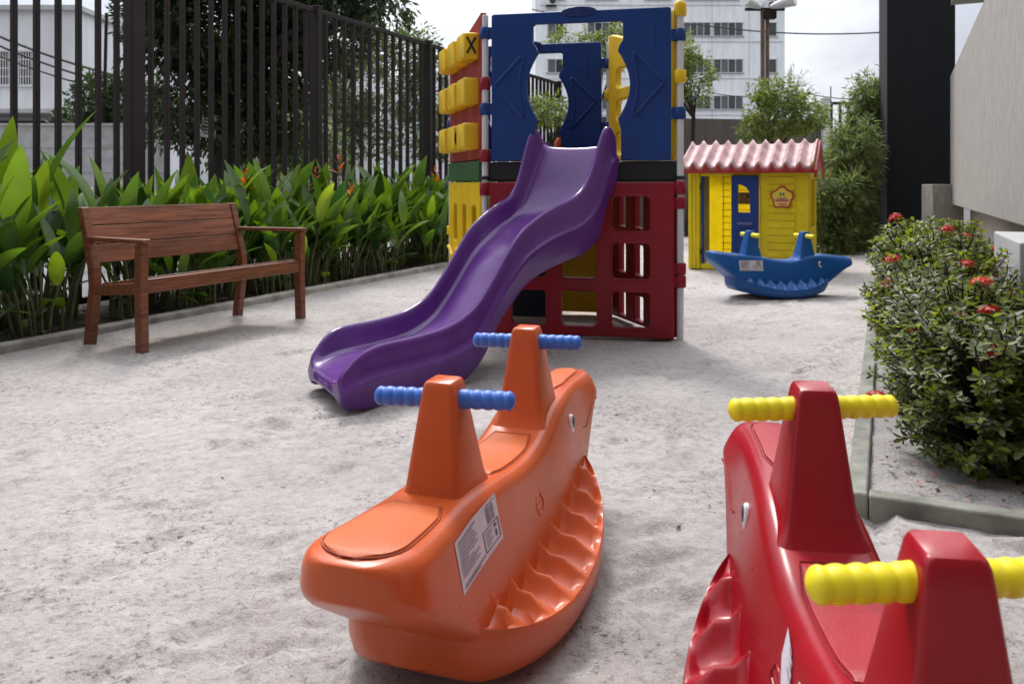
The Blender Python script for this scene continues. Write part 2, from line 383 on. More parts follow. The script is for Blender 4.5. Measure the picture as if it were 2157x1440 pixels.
# ------------------------------------------------------------------ ground
mb = MB(); mb.add([(-600, -300, -0.06), (600, -300, -0.06), (600, 900, -0.06), (-600, 900, -0.06)], [(0, 1, 2, 3)])
tag(mb.build('ground', ASPH, smooth=0), kind='structure')
prints = []
rg = random.Random(3)
for i in range(700):                                  # shallow footprints and scuffs
    y = 1.3 + 11 * rg.random() ** 1.5; l = rg.uniform(-5.1, 1.6)
    a = rg.uniform(0, pi); prints.append((l, y, cos(a), sin(a), rg.uniform(0.05, 0.14), rg.uniform(0.03, 0.05), rg.uniform(0.004, 0.018)))
for (cx_, cy_, n_, w_) in ((-1.0, 3.45, 40, 0.45), (0.45, 2.0, 30, 0.7), (-0.6, 1.9, 30, 0.6), (1.15, 1.6, 20, 0.5), (2.3, 6.6, 26, 0.8), (1.6, 4.6, 24, 0.8)):
    for i in range(n_):                               # trampled spots at the slide exit and round the toys
        x_, y_ = rg.gauss(cx_, w_ * 0.5), rg.gauss(cy_, w_ * 0.4); a = rg.uniform(0, pi)
        prints.append((x_ - DK * y_, y_, cos(a), sin(a), rg.uniform(0.06, 0.14), rg.uniform(0.035, 0.06), rg.uniform(0.003, 0.009)))
cells = {}
for p in prints:
    for ix in (-1, 0, 1):
        for iy in (-1, 0, 1): cells.setdefault((int(p[0] * 3 + 30) + ix, int(p[1] * 3) + iy), []).append(p)
MOUNDS = []
for (ox, oy, hx, hy) in ((-0.043, 1.98, 0.327, 0.945), (0.522, 1.215, 0.118, 0.993), (2.33, 7.14, 0.966, 0.259)):
    for k in range(-4, 5): MOUNDS.append((ox + hx * 0.05 * k, oy + hy * 0.05 * k, 0.10, 0.010))
for p in ((-2.156, 4.709), (-1.55, 5.903), (-2.58, 4.92), (-2.06, 6.0), (1.061, 5.09), (-0.178, 5.35)): MOUNDS.append((p[0], p[1], 0.05, 0.016))
def relief(l, y):
    z = -0.013 + 0.013 * noise.noise(V((l * 1.3, y * 1.3, 0))) + 0.006 * noise.noise(V((l * 5, y * 5, 3)))
    if y < 9: z += 0.0035 * noise.noise(V((l * 16, y * 16, 8))) + 0.002 * noise.noise(V((l * 38, y * 38, 4)))
    for (pl, py, ca, sa, ra, rb, d) in cells.get((int(l * 3 + 30), int(y * 3)), ()):
        dx, dy = l - pl, y - py; p = (dx * ca + dy * sa) / ra; q = (-dx * sa + dy * ca) / rb; r2 = p * p + q * q
        if r2 < 4: z += -d * math.exp(-r2 * r2) + d * 0.45 * math.exp(-((sqrt(r2) - 1.35) * 3) ** 2)
    x = l + DK * y
    for (mx_, my_, mr_, mh_) in MOUNDS:
        q = ((x - mx_) ** 2 + (y - my_) ** 2) / (mr_ * mr_)
        if q < 6: z = max(z, -0.006 + (mh_ + 0.006) * math.exp(-q))
    return min(z, 0.012)
ys = [-5, -2, 0, 0.6] + [0.7 * (17.5 / 0.7) ** (i / 430) for i in range(431)]
ls = [-5.28 + 0.032 * i for i in range(int(8.6 / 0.032))]
mb = MB(); vs = [LY(l, y, relief(l, y)) for y in ys for l in ls]; nl = len(ls)
mb.add(vs, [(i * nl + j, i * nl + j + 1, (i + 1) * nl + j + 1, (i + 1) * nl + j) for i in range(len(ys) - 1) for j in range(nl - 1)])
tag(mb.build('sand', SAND, smooth=180), kind='structure')

KL = -5.224                                            # left kerb, lateral offset
mb = MB()
mb.hexa([LY(KL - 0.07, 2, -0.05), LY(KL, 2, -0.05), LY(KL, 15.5, -0.05), LY(KL - 0.07, 15.5, -0.05)],
        [LY(KL - 0.07, 2, 0.045), LY(KL, 2, 0.035), LY(KL, 15.5, 0.035), LY(KL - 0.07, 15.5, 0.045)])
tag(mb.build('kerb', CONC, bevel=0.008), kind='structure')
def soil_sheet(name, l0, l1, y0, y1, z, mat, seed, slope=0.0):
    mb = MB(); n, k = 120, 26; vs = []
    for i in range(n + 1):
        y = y0 + (y1 - y0) * i / n
        for j in range(k + 1):
            l = l0 + (l1 - l0) * j / k
            vs.append(LY(l, y, z + 0.025 * noise.noise(V((l * 6, y * 6, seed))) + 0.012 * noise.noise(V((l * 19, y * 19, seed)))))
    mb.add(vs, [(i * (k + 1) + j, i * (k + 1) + j + 1, (i + 1) * (k + 1) + j + 1, (i + 1) * (k + 1) + j) for i in range(n) for j in range(k)])
    return tag(mb.build(name, mat, smooth=180), kind='structure')
soil_sheet('bed_soil', -6.75, KL - 0.06, 2, 15.5, 0.0, SOIL, 5)
# right bed: kerb with a corner
C0 = V((1.035, 2.50, 0))
KR = C0.x - DK * C0.y
def slab(p, q, w, z0, z1, side):
    d = (q - p).normalized(); nrm = V((d.y, -d.x, 0)) * side
    b = [p, q, q + nrm * w, p + nrm * w]
    if side > 0: b = [b[0], b[3], b[2], b[1]]
    return [x + V((0, 0, z0)) for x in b], [x + V((0, 0, z1)) for x in b]
mb = MB()
mb.hexa(*slab(C0, C0 + dv * 9.0, 0.062, -0.05, 0.045, 1))
mb.hexa(*slab(C0 + ev * 0.064, C0 + ev * 2.2, 0.062, -0.05, 0.043, -1))
tag(mb.build('kerb', CONCG, bevel=0.008), kind='structure')
PEB = stone('pale bed gravel', (0.30, 0.28, 0.27), False, 90)
mb = MB(); vs = []; n, k = 150, 50
for i in range(n + 1):
    for j in range(k + 1):
        p = C0 + dv * (0.05 + 8.9 * (i / n) ** 1.6) + ev * (0.06 + 2.1 * j / k)
        vs.append((p.x, p.y, 0.018 + 0.018 * noise.noise(V((p.x * 7, p.y * 7, 1))) + 0.01 * noise.noise(V((p.x * 24, p.y * 24, 2)))))
mb.add(vs, [(i * (k + 1) + j, i * (k + 1) + j + 1, (i + 1) * (k + 1) + j + 1, (i + 1) * (k + 1) + j) for i in range(n) for j in range(k)])
tag(mb.build('bed_gravel', PEB, smooth=180), kind='structure')
# pavement beyond the fence
mb = MB(); mb.add([LY(-14, -4, -0.03), LY(-6.7, -4, -0.03), LY(-6.7, 60, -0.03), LY(-14, 60, -0.03)], [(0, 1, 2, 3)])
tag(mb.build('pavement', matte('pavement cement', (0.26, 0.255, 0.25), 0.9, 0.3, 2, 0.4), smooth=0), kind='structure')

# ------------------------------------------------------------------ metal fence on the left
FL_ = -6.328
fence = empty('metal_fence', LY(FL_, 4, 0), 0, 'dark brown metal fence of tall vertical bars behind the plant bed', 'fence')
f0 = V(fence.location)
post_s = [6.797 - 2.19 * 2, 6.797 - 2.19, 6.797, 8.965, 11.15, 13.35, 15.6]
FT = 2.92
Mf = Matrix.Rotation(atan2(dv.y, dv.x), 3, 'Z')       # x along the fence
def fence_bay(ya, yb, par, o0, lat, top, nb, bw=0.034, bd=0.045, base=0.05):
    mb = MB()
    for i in range(1, nb + 1):
        p = LY(lat, lerp(ya, yb, i / (nb + 1)))
        mb.box(p - o0 + V((0, 0, (top + base) / 2)), (bw, bd, top - base - 0.055), Mf)
    a, b = LY(lat, ya + 0.05), LY(lat, yb - 0.05); c = (a + b) / 2 - o0; ln = (b - a).length
    mb.box(c + V((0, 0, top - 0.02)), (ln, 0.05, 0.05), Mf); mb.box(c + V((0, 0, base + 0.02)), (ln, 0.05, 0.05), Mf)
    return mb.build('bar_panel', IRON, par, smooth=0, bevel=0.003, seg=1)
for i, y in enumerate(post_s):
    wd = 0.13 if i == 2 else 0.085
    mb = MB(); mb.box(LY(FL_, y) - f0 + V((0, 0, FT / 2 + 0.01)), (wd, 0.12, FT + 0.02), Mf)
    mb.box(LY(FL_, y) - f0 + V((0, 0, FT + 0.025)), (wd + 0.012, 0.13, 0.012), Mf)
    mb.build('post', IRON, fence, smooth=0, bevel=0.004, seg=1)
    if i < len(post_s) - 1: fence_bay(y, post_s[i + 1], fence, f0, FL_, FT, 13)

# ------------------------------------------------------------------ plants: leaf helpers
def blade(mb, base, az, el, ln, wd, curl, fold=0.25, rows=7, twist=0.0):
    d = V((cos(az) * cos(el), sin(az) * cos(el), sin(el))); side = V((-sin(az), cos(az), 0))
    p = V(base); pts = []; e = el
    for i in range(rows + 1):
        s = i / rows
        wv = wd * (sin(pi * min(1, 0.06 + 0.94 * s) ** 0.75) ** 0.8 if s < 1 else 0.0)
        dd = V((cos(az) * cos(e), sin(az) * cos(e), sin(e))); nn = side.cross(dd)
        tw = twist * s; sd2 = side * cos(tw) + nn * sin(tw)
        up = -(side.cross(dd)).normalized()
        pts += [p - sd2 * wv / 2 + up * (-fold) * wv * -0.5, p, p + sd2 * wv / 2 + up * (-fold) * wv * -0.5]
        p = p + dd * (ln / rows); e -= curl / rows
    fs = []
    for i in range(rows):
        a = i * 3
        fs += [(a, a + 1, a + 4, a + 3), (a + 1, a + 2, a + 5, a + 4)]
    mb.add(pts, fs)
def kite(mb, p, d, n, ln, wd):
    d = V(d).normalized(); s = d.cross(n)
    if s.length < 1e-4: s = d.cross(V((1, 0.3, 0)))
    s.normalize()
    mb.add([p, p + d * ln * 0.45 + s * wd / 2, p + d * ln, p + d * ln * 0.45 - s * wd / 2], [(0, 1, 2, 3)])
def rdir(r, zmin=-1):
    while True:
        v = V((r.uniform(-1, 1), r.uniform(-1, 1), r.uniform(zmin, 1)))
        if 0.05 < v.length < 1: return v.normalized()

# heliconia clumps
def heliconia_meshes(seed, hgt):
    r = random.Random(seed); st = MB(); lf = MB()
    for k in range(r.randint(8, 12)):
        a = r.uniform(0, 2 * pi); rad = r.uniform(0.02, 0.17); b = V((cos(a) * rad, sin(a) * rad, -0.03))
        lean = r.uniform(0.02, 0.20); h = hgt * r.uniform(0.42, 0.66)
        t = b + V((cos(a) * lean, sin(a) * lean, h)); m_ = lerp(b, t, 0.5) - V((cos(a), sin(a), 0)) * 0.03
        st.tube([b, m_, t], [0.012, 0.010, 0.006], 6)
        n = r.randint(2, 3)
        for q in range(n):
            s = 0.55 + 0.45 * (q + 1) / n; p = lerp(m_, t, (s - 0.5) * 2) if s > 0.5 else m_
            az = a + (pi if q % 2 else 0) + r.uniform(-0.9, 0.9)
            top = q == n - 1
            el = r.uniform(1.15, 1.45) if top else r.uniform(0.70, 1.22)
            ln = hgt * r.uniform(0.38, 0.56) * (1.05 if top else 0.95)
            pet = p + V((cos(az) * cos(el), sin(az) * cos(el), sin(el))) * 0.07
            st.tube([p, pet], [0.005, 0.004], 5)
            blade(lf, pet, az, el, ln, ln * r.uniform(0.20, 0.30), r.uniform(0.1, 0.9), r.uniform(0.12, 0.4), 8, r.uniform(-0.6, 0.6))
        if r.random() < 0.3:
            az = r.uniform(0, 2 * pi)
            blade(lf, b + V((0, 0, h * 0.3)), az, r.uniform(0.2, 0.8), hgt * 0.36, 0.085, r.uniform(0.6, 1.4), 0.25, 6)
    return st, lf
HV = []
HLAB = 'broad-leaved green plant without flowers crowded in the bed along the dark fence'
HGRP = 'broad-leaved plants in the bed along the fence'
def make_heli(seed):
    root = empty('heliconia_plant', (0, 0, 0), 0, HLAB, 'plant', HGRP)
    st, lf = heliconia_meshes(seed, 1.0)
    st.build('stalk', STEM, root, smooth=60); lf.build('foliage', HELI, root, smooth=60)
    return root
def torch_flower(mb, r):
    z = 0.0
    for k in range(6):
        az = k * 2.4 + r.uniform(-.3, .3); s = k / 6
        d = V((cos(az), sin(az), 0.5 + 1.3 * s)); p = V((0, 0, -0.10 + 0.028 * k))
        n = V((-sin(az), cos(az), 0)).cross(d)
        for q in (-1, 1): kite(mb, p, d + V((-sin(az), cos(az), 0)) * 0.10 * q, n + V((0, 0, 0.6 * q)), 0.115 - 0.05 * s, 0.024)
r = random.Random(11)
protos = []; placed = []
spots = []
y = 3.1
while y < 14.6:
    for row, l in enumerate((-5.50, -5.78, -6.06)):
        if r.random() < 0.16: continue
        spots.append((l + r.uniform(-0.07, 0.07), y + r.uniform(-0.10, 0.10) + 0.1 * row, row))
    y += 0.31 if y < 11 else 0.45
for i, (l, y, row) in enumerate(spots):
    if i < 9: o = make_heli(100 + i); protos.append((o, tree_of(o)))
    else:
        p, kids = protos[r.randrange(9)]; o = copy_tree(p, kids)
    hh = r.uniform(0.80, 1.10) * (1.14 if y < 6.0 else 1.0) * (0.80 if row == 0 else (0.96 if row == 1 else 1.05))
    o.location = LY(l, y, 0.0); o.rotation_euler = (0, 0, r.uniform(0, 2 * pi)); o.scale = (hh * 1.05, hh * 1.05, hh)
FLOWERS = [(516, 378, -5.85, 'plant with a splayed orange flower just right of the bench back'),
           (665, 362, -5.95, 'plant with a small slim orange flower before the thick fence post'),
           (714, 345, -5.85, 'plant carrying the tallest orange flower, right of the thick fence post'),
           (740, 403, -5.60, 'plant with a low yellow-orange flower below the tallest flower'),
           (918, 366, -5.75, 'plant with an orange flower close beside the play tower')]
for k, (u, v, l, lab) in enumerate(FLOWERS):
    yy = l / ((u - CX) / F - DK); p = LY(l, yy, 0); zt = 1 - (v - HZ) / F * yy
    pr, kids = protos[(k * 2) % 9]; o = copy_tree(pr, kids); o.location = p; o.scale = (0.9, 0.9, 0.86); o['label'] = lab; o.rotation_euler = (0, 0, k * 1.3)
    o.scale = (0.85, 0.85, 0.85)
    mb = MB(); torch_flower(mb, random.Random(k)); f = mb.build('flower', PETO, o, smooth=60)
    f.location = (0, 0, zt / 0.85); f.scale = (1.25 if k != 1 else 0.8,) * 3
    mb = MB(); mb.tube([(0, 0, -zt / 0.85), (0.01, 0, -zt * 0.5), (0, 0, 0.02)], [0.008, 0.007, 0.005], 6); mb.build('flower_stalk', STEM, f, smooth=60)

# ------------------------------------------------------------------ shrubs with red flowers on the right
def leaf6(mb, p, d, up, ln, wd):
    d = d.normalized(); s = d.cross(up)
    if s.length < 1e-3: s = d.cross(V((0.4, 1, 0.2)))
    s.normalize(); n = s.cross(d)
    m1, m2 = p + d * ln * 0.4 - n * ln * 0.03, p + d * ln * 0.75 - n * ln * 0.06
    mb.add([p, m1 + s * wd / 2 + n * wd * .15, m1, m1 - s * wd / 2 + n * wd * .15, m2 + s * wd * .38 + n * wd * .1, m2, m2 - s * wd * .38 + n * wd * .1, p + d * ln - n * ln * 0.12],
           [(0, 1, 2), (0, 2, 3), (1, 4, 5, 2), (2, 5, 6, 3), (4, 7, 5), (5, 7, 6)])
def ixora(seed, nfl):
    r = random.Random(seed); root = empty('flowering_shrub', (0, 0, 0)); br = MB(); lf = MB()
    tips = []
    for k in range(15):
        a = r.uniform(0, 2 * pi); b = V((cos(a) * 0.05, sin(a) * 0.05, -0.02))
        d = rdir(r, 0.1); d.z = abs(d.z) + 0.55; d.normalize()
        t = b + d * r.uniform(0.3, 0.52); t.x *= 0.9; t.y *= 0.9
        m_ = lerp(b, t, 0.5) + V((r.uniform(-.06, .06), r.uniform(-.06, .06), 0.03))
        br.tube([b, m_, t], [0.011, 0.008, 0.004], 5)
    for k in range(640):
        q = rdir(r, -0.95); q = q / (abs(q.x) ** 3.4 + abs(q.y) ** 3.4 + abs(q.z) ** 3.4) ** (1 / 3.4); rad = r.uniform(0.72, 1.04) if r.random() < 0.8 else r.uniform(0.4, 0.75)
        rad *= 1 + 0.24 * noise.noise(q * 2.1 + V((seed, 0, 0)))
        p = V((q.x * 0.36, q.y * 0.36, 0.45 + q.z * 0.43)); p = V((p.x * rad, p.y * rad, 0.40 + (p.z - 0.40) * rad))
        if p.z < 0.05: continue
        ax = (q + V((0, 0, 0.9)) + rdir(r) * 0.5).normalized()
        br.tube([V((p.x * 0.25, p.y * 0.25, p.z * 0.5)), p - ax * 0.05, p], [0.005, 0.004, 0.003], 4, False)
        t1 = ax.cross(V((0.3, 0.9, 0.2))).normalized(); t2 = ax.cross(t1)
        for s_, cnt in ((0, 4), (-0.03, 4), (-0.065, 3)):
            off = r.uniform(0, 6)
            for j in range(cnt):
                an = off + 2 * pi * j / cnt + r.uniform(-.3, .3)
                d = t1 * cos(an) + t2 * sin(an) + ax * (r.uniform(0.5, 1.1) if s_ == 0 else r.uniform(0.0, 0.6))
                ln = r.uniform(0.032, 0.056)
                leaf6(lf, p + ax * s_, d, ax, ln, ln * r.uniform(0.36, 0.46))
        tips.append((p, ax))
    br.build('branches', BARK, root, smooth=60); lf.build('foliage', IXO, root, smooth=60)
    tips = [t for t in tips if t[0].z > 0.45 or (t[0].xy.length > 0.34 and t[0].z > .3)]
    for k in range(nfl):
        p, ax = r.choice(tips); fl = MB()
        for j in range(56):
            q = (ax + rdir(r) * 1.0).normalized(); c = p + ax * 0.035 + q * r.uniform(0.035, 0.052)
            t1 = q.cross(V((0.2, 0.5, 0.8))).normalized(); t2 = q.cross(t1)
            for h in range(4):
                an = h * pi / 2 + j; dd = t1 * cos(an) + t2 * sin(an) + q * 0.25
                kite(fl, c, dd, q, 0.017, 0.009)
        fl.build('flower_cluster', PETR, root, smooth=0)
    return root
IX = [(0.38, 2.83, 0.86, 0.60, 4), (0.93, 2.86, 0.70, 0.56, 4), (0.64, 2.62, 0.66, 0.46, 2), (0.33, 3.36, 0.84, 0.66, 4), (0.30, 3.92, 0.82, 0.74, 4), (0.29, 4.55, 0.84, 0.80, 4), (0.31, 5.2, 0.92, 0.83, 3), (0.36, 5.95, 0.96, 0.80, 2),
      (0.38, 6.75, 0.96, 0.74, 2), (0.40, 7.6, 0.95, 0.68, 1)]
ILAB = ['glossy green shrub with red flowers at the front corner of the kerbed bed', 'glossy shrub with red flowers cut by the right edge of the photo']
for k, (l, y, s, sz, nf) in enumerate(IX):
    o = ixora(40 + k, nf); o.location = LY(l, y, 0.01); o.rotation_euler = (0, 0, k * 1.7); o.scale = (s * 1.04, s * 1.04, sz)
    tag(o, ILAB[k] if k < 2 else 'glossy green shrub with red flower clusters in the hedge along the right kerb', 'shrub', 'red-flowered shrubs in the right bed')

# ------------------------------------------------------------------ bamboo
def bamboo(pos, hgt, rad, n, seed, lab):
    r = random.Random(seed); root = empty('bamboo_clump', pos, 0, lab, 'bamboo', 'bamboo beside the dark wall'); st = MB(); lf = MB()
    for k in range(26):
        a = r.uniform(0, 2 * pi); q = r.uniform(0, 0.5) * rad; b = V((cos(a) * q, sin(a) * q, -0.05))
        out = rad * r.uniform(0.3, 1.05); h = hgt * r.uniform(0.55, 1.0)
        t = V((cos(a) * out, sin(a) * out, h)); m_ = V((cos(a) * out * 0.45, sin(a) * out * 0.45, h * 0.62))
        st.tube([b, m_, t], [0.014, 0.009, 0.003], 5)
        for j in range(n // 26):
            s = r.random() ** 0.75; p = (b * (1 - s) ** 2 + m_ * 2 * s * (1 - s) + t * s * s)
            sp = rdir(r); p2 = p + sp * r.uniform(0.02, 0.26) * (1.1 - 0.5 * s)
            for c in range(3):
                d = (sp + rdir(r) * 0.7 + V((0, 0, -0.35))); kite(lf, p2, d, rdir(r), r.uniform(0.09, 0.17), r.uniform(0.014, 0.024))
    st.build('cane', STEM, root, smooth=60); lf.build('foliage', BAMB, root, smooth=0)
    return root
bamboo(V((at(1846, 0, 12.75).x, 12.75, 0)), 2.85, 0.46, 9000, 1, 'tallest bamboo clump, right against the dark wall')
bamboo(V((at(1792, 0, 11.9).x, 11.9, 0)), 1.95, 0.40, 5200, 2, 'mid-height bamboo clump left of the tallest one')
bamboo(V((at(1752, 0, 11.5).x, 11.5, 0)), 1.20, 0.36, 3000, 3, 'lowest bamboo clump, next to the yellow playhouse')

# ------------------------------------------------------------------ trees
def tree(name, pos, trunk_h, tr, blobs, nleaf, ls, mat, seed, lab, group=None, bark=BARK, droop=0.3, limbs=True, trunk_top=None, asp=0.36):
    r = random.Random(seed); pos = V(pos); root = empty(name, pos, 0, lab, 'tree', group)
    tk = MB(); lf = MB(); top = V(trunk_top) - pos if trunk_top else V((r.uniform(-.1, .1), r.uniform(-.1, .1), trunk_h))
    mid = lerp(V((0, 0, 0)), top, 0.5) + V((tr * r.uniform(-.8, .8), tr * 0.5, 0))
    tk.tube([V((0, 0, -0.2)), V((0, 0, 0.1)), mid, top], [tr * 1.5, tr * 1.15, tr * 0.95, tr * 0.75], 10)
    vol = [b[3] * b[4] * b[5] for b in blobs]; tot = sum(x ** 0.75 for x in vol)
    for b, vv in zip(blobs, vol):
        c = V(b[:3]) - pos; e = V(b[3:6])
        st = top if c.z > top.z * 0.9 else lerp(mid, top, 0.6)
        m_ = lerp(st, c, 0.5) + V((r.uniform(-.1, .1) * e.x, r.uniform(-.1, .1) * e.y, 0.15 * e.z))
        tk.tube([st - (top - mid).normalized() * tr * 0.3, m_, c], [tr * 0.55, tr * 0.36, tr * 0.15], 7)
        n = int(nleaf * vv ** 0.75 / tot); k = 0
        while k < n:
            q = rdir(r); rad = r.uniform(0.45, 1.0) ** 0.7
            rad *= 1 + 0.35 * noise.noise(q * 1.9 + V((seed * 3.1, b[0], 0)))
            p = c + V((q.x * e.x * rad, q.y * e.y * rad, q.z * e.z * rad))
            if noise.noise(p * (1.1 / max(0.3, min(e)))) < -0.22: k += 1; continue
            if r.random() < 0.35: tk.tube([lerp(c, p, 0.45), p], [tr * 0.10, tr * 0.04], 4, False)
            ax = (q + rdir(r) * 0.8 + V((0, 0, -droop))).normalized()
            for j in range(9):
                d = ax + rdir(r) * 0.75; kite(lf, p + ax * ls * 0.35 * j * 0.5 + rdir(r) * ls * 0.5, d, rdir(r), ls * r.uniform(0.7, 1.2), ls * asp * r.uniform(0.8, 1.3))
            k += 9
    tk.build('trunk', bark, root, smooth=60); lf.build('crown', mat, root, smooth=0)
    return root
def P(u, v, y): return tuple(at(u, v, y))
def B(u, v, y, ru, rv, ry=None):                     # an ellipsoid of foliage given by where it stands
    p = at(u, v, y); k = y / F; return (p.x, p.y, p.z, ru * k, ry if ry else ru * k, rv * k)
def base(u, y): p = at(u, 0, y); return (p.x, y, 0)
tree('dark_street_tree', base(452, 12.5), 3.0, 0.19,
     [B(470, 30, 12.5, 170, 150), B(390, 190, 12.3, 90, 130), B(560, 120, 12.8, 120, 130), B(340, 40, 12.0, 80, 110), B(620, -60, 12.0, 150, 110),
      B(730, 0, 11.6, 90, 55), B(812, 8, 11.4, 52, 42), B(500, 270, 13, 90, 80), B(600, 260, 13.2, 70, 90), B(700, 70, 12.6, 80, 80), B(520, -160, 12.5, 300, 130)],
     46000, 0.14, TREED, 5, 'big dark street tree behind the fence, its crown reaching over the top rail', trunk_top=P(470, 170, 12.5), droop=0.7, asp=0.30)
tree('slim_street_tree', base(905, 22), 2.5, 0.10, [B(900, 200, 22, 70, 80), B(840, 120, 22, 80, 70), B(930, 290, 21, 60, 60)], 5000, 0.17, TREEM, 8,
     'thin mid-green tree beyond the fence, next to the play tower', 'street trees beyond the fence')
tree('slim_street_tree', base(745, 24), 2.6, 0.12, [B(745, 180, 24, 80, 90), B(700, 260, 24, 60, 70), B(790, 270, 24, 70, 70), B(760, 90, 24, 60, 50)], 5500, 0.18, TREEM, 9,
     'mid-green tree beyond the fence, right of the thick fence post', 'street trees beyond the fence')
tree('slim_street_tree', base(620, 18), 2.0, 0.08, [B(620, 300, 18, 70, 60), B(560, 320, 18, 60, 50), B(680, 320, 18, 60, 50)], 4500, 0.13, TREEM, 10,
     'low leafy tree beyond the fence, left of the thick fence post', 'street trees beyond the fence')
tree('garden_bush', base(225, 15.5), 1.0, 0.06, [B(215, 215, 15.5, 55, 45), B(285, 225, 15.5, 60, 55), B(160, 255, 15.5, 35, 22), B(335, 240, 15.5, 40, 40)], 6000, 0.14, TREED, 12,
     'dark bush rising over the whitewashed block wall', None, asp=0.3)
tree('young_pale_tree', base(1636, 14), 1.5, 0.045, [B(1620, 245, 14, 48, 48), B(1675, 235, 14, 52, 42), B(1640, 200, 14, 45, 28), B(1708, 250, 14, 26, 22), B(1590, 275, 14, 26, 22), B(1590, 185, 14, 8, 16)],
     6000, 0.095, TREEL, 14, 'young pale green tree rising behind the playhouse roof', 'young trees by the brown wall', droop=0.5, asp=0.27)
tree('young_pale_tree', base(1448, 15), 2.2, 0.05, [B(1455, 160, 15, 42, 52), B(1420, 120, 15, 50, 50), B(1385, 175, 15, 45, 45), B(1472, 190, 15, 20, 28), B(1350, 110, 15, 40, 30)],
     5200, 0.10, TREEL, 15, 'young pale green tree right behind the white tower post', 'young trees by the brown wall', droop=0.5, asp=0.27)
tree('young_pale_tree', base(1262, 15.6), 2.4, 0.05, [B(1280, 75, 15.6, 38, 26), B(1190, 82, 15.6, 28, 18), B(1240, 110, 15.6, 45, 30), B(1310, 100, 15.6, 25, 30)],
     2600, 0.10, TREEL, 16, 'young yellow-green tree showing through the blue arch openings', 'young trees by the brown wall', droop=0.5, asp=0.27)
tree('young_pale_tree', base(1162, 13.5), 1.6, 0.035, [B(1160, 228, 13.5, 34, 20), B(1140, 240, 13.5, 18, 14), B(1185, 240, 13.5, 18, 16)],
     900, 0.13, TREEL, 17, 'small pale plant seen low through the tower opening before the fence', 'young trees by the brown wall', droop=0.6, asp=0.22)
tree('small_palm', base(1680, 40), 5.4, 0.09, [B(1682, 180, 40, 14, 20)], 120, 0.4, leafmat('grey palm leaf', (0.09, 0.11, 0.10), (0.16, 0.18, 0.15), 0.2, 0.6), 18,
     'grey spiky palm top in the gap right of the apartment block', asp=0.08, droop=-0.9)

# ------------------------------------------------------------------ buildings far behind
k60 = 60 / F
apt = empty('apartment_block', (at(1395, 0, 60).x, 60, 0), 0, 'white apartment block with rows of dark sliding windows above the brown wall', 'building')
a0 = V(apt.location)
xl, xr = at(1128, 0, 60).x - a0.x, at(1653, 0, 60).x - a0.x
mb = MB(); mb.box(((xl + xr) / 2, 6, 9.5), (xr - xl, 12, 19)); mb.build('wall', WHITEW, apt, smooth=0)
mb = MB()
for u in (1232, 1330, 1500, 1578, 1612): mb.box((at(u, 0, 60).x - a0.x, -0.015, 9.4), (0.05, 0.03, 18.6))
for z in (3.3, 6.0, 8.72, 11.44, 14.16): mb.box(((xl + xr) / 2 + .1, -0.02, z), (xr - xl - 0.5, 0.04, 0.07))
mb.build('wall_band', matte('wall band', (0.55, 0.55, 0.57), 0.8, 0.2, 1, 0), apt, smooth=0)
wk = {}
for ra, zt in enumerate((15.54, 12.82, 10.10, 7.39, 4.67)):
    for (ua, ub, npn) in ((1154, 1187, 2), (1238, 1298, 4), (1360, 1412, 4), (1440, 1496, 4), (1503, 1564, 4), (1619, 1635, 1)):
        wd = (ub - ua) * k60; xc = at((ua + ub) / 2, 0, 60).x - a0.x; key = (ua, ub)
        if key not in wk:
            mb = MB(); z0 = -0.95
            mb.box((0, -0.03, 0.03), (wd + 0.16, 0.10, 0.06)); mb.box((0, -0.05, -0.98), (wd + 0.24, 0.16, 0.06))
            for i in range(npn + 1): mb.box((-wd / 2 + wd * i / npn, -0.03, -0.475), (0.06, 0.08, 0.95))
            fr = mb.build('window', matte('window frame', (0.45, 0.46, 0.47), 0.5, 0.1, 3, 0), apt, smooth=0)
            mb = MB(); mb.box((0, -0.012, -0.475), (wd, 0.02, 0.95)); pn = mb.build('pane', [GLASS], fr, smooth=0)
            mb = MB()
            for i in range(npn):
                if (i + ua) % 2 == 0: mb.box((-wd / 2 + wd * (i + 0.5) / npn, -0.03, -0.475), (wd / npn - 0.08, 0.02, 0.9))
            if mb.v: mb.build('shutter', SHUT, fr, smooth=0)
            wk[key] = (fr, tree_of(fr)); o = fr
        else: o = copy_tree(*wk[key], apt)
        o.location = (xc, 0, zt)
def ac_unit(u, v, lab):
    p = at(u, v, 59.75); o = empty('air_conditioner', p, 0, lab, 'air conditioner', 'air conditioners on the apartment block')
    mb = MB(); mb.box((0, 0, 0), (0.75, 0.4, 0.6)); mb.build('casing', WHITEM, o, smooth=0, bevel=0.03)
    mb = MB(); mb.tube([(0.1, -0.22, 0), (0.1, -0.205, 0)], 0.24, 16); mb.build('fan_grille', GLASS, o)
    mb = MB(); mb.box((0, 0.05, -0.34), (0.8, 0.42, 0.05)); mb.build('bracket', IRON, o, smooth=0)
ac_unit(1161, 3, 'white air conditioner high on the apartment block, left of the blue panel top')
ac_unit(1621, 12, 'white air conditioner high on the apartment block behind the floodlights')

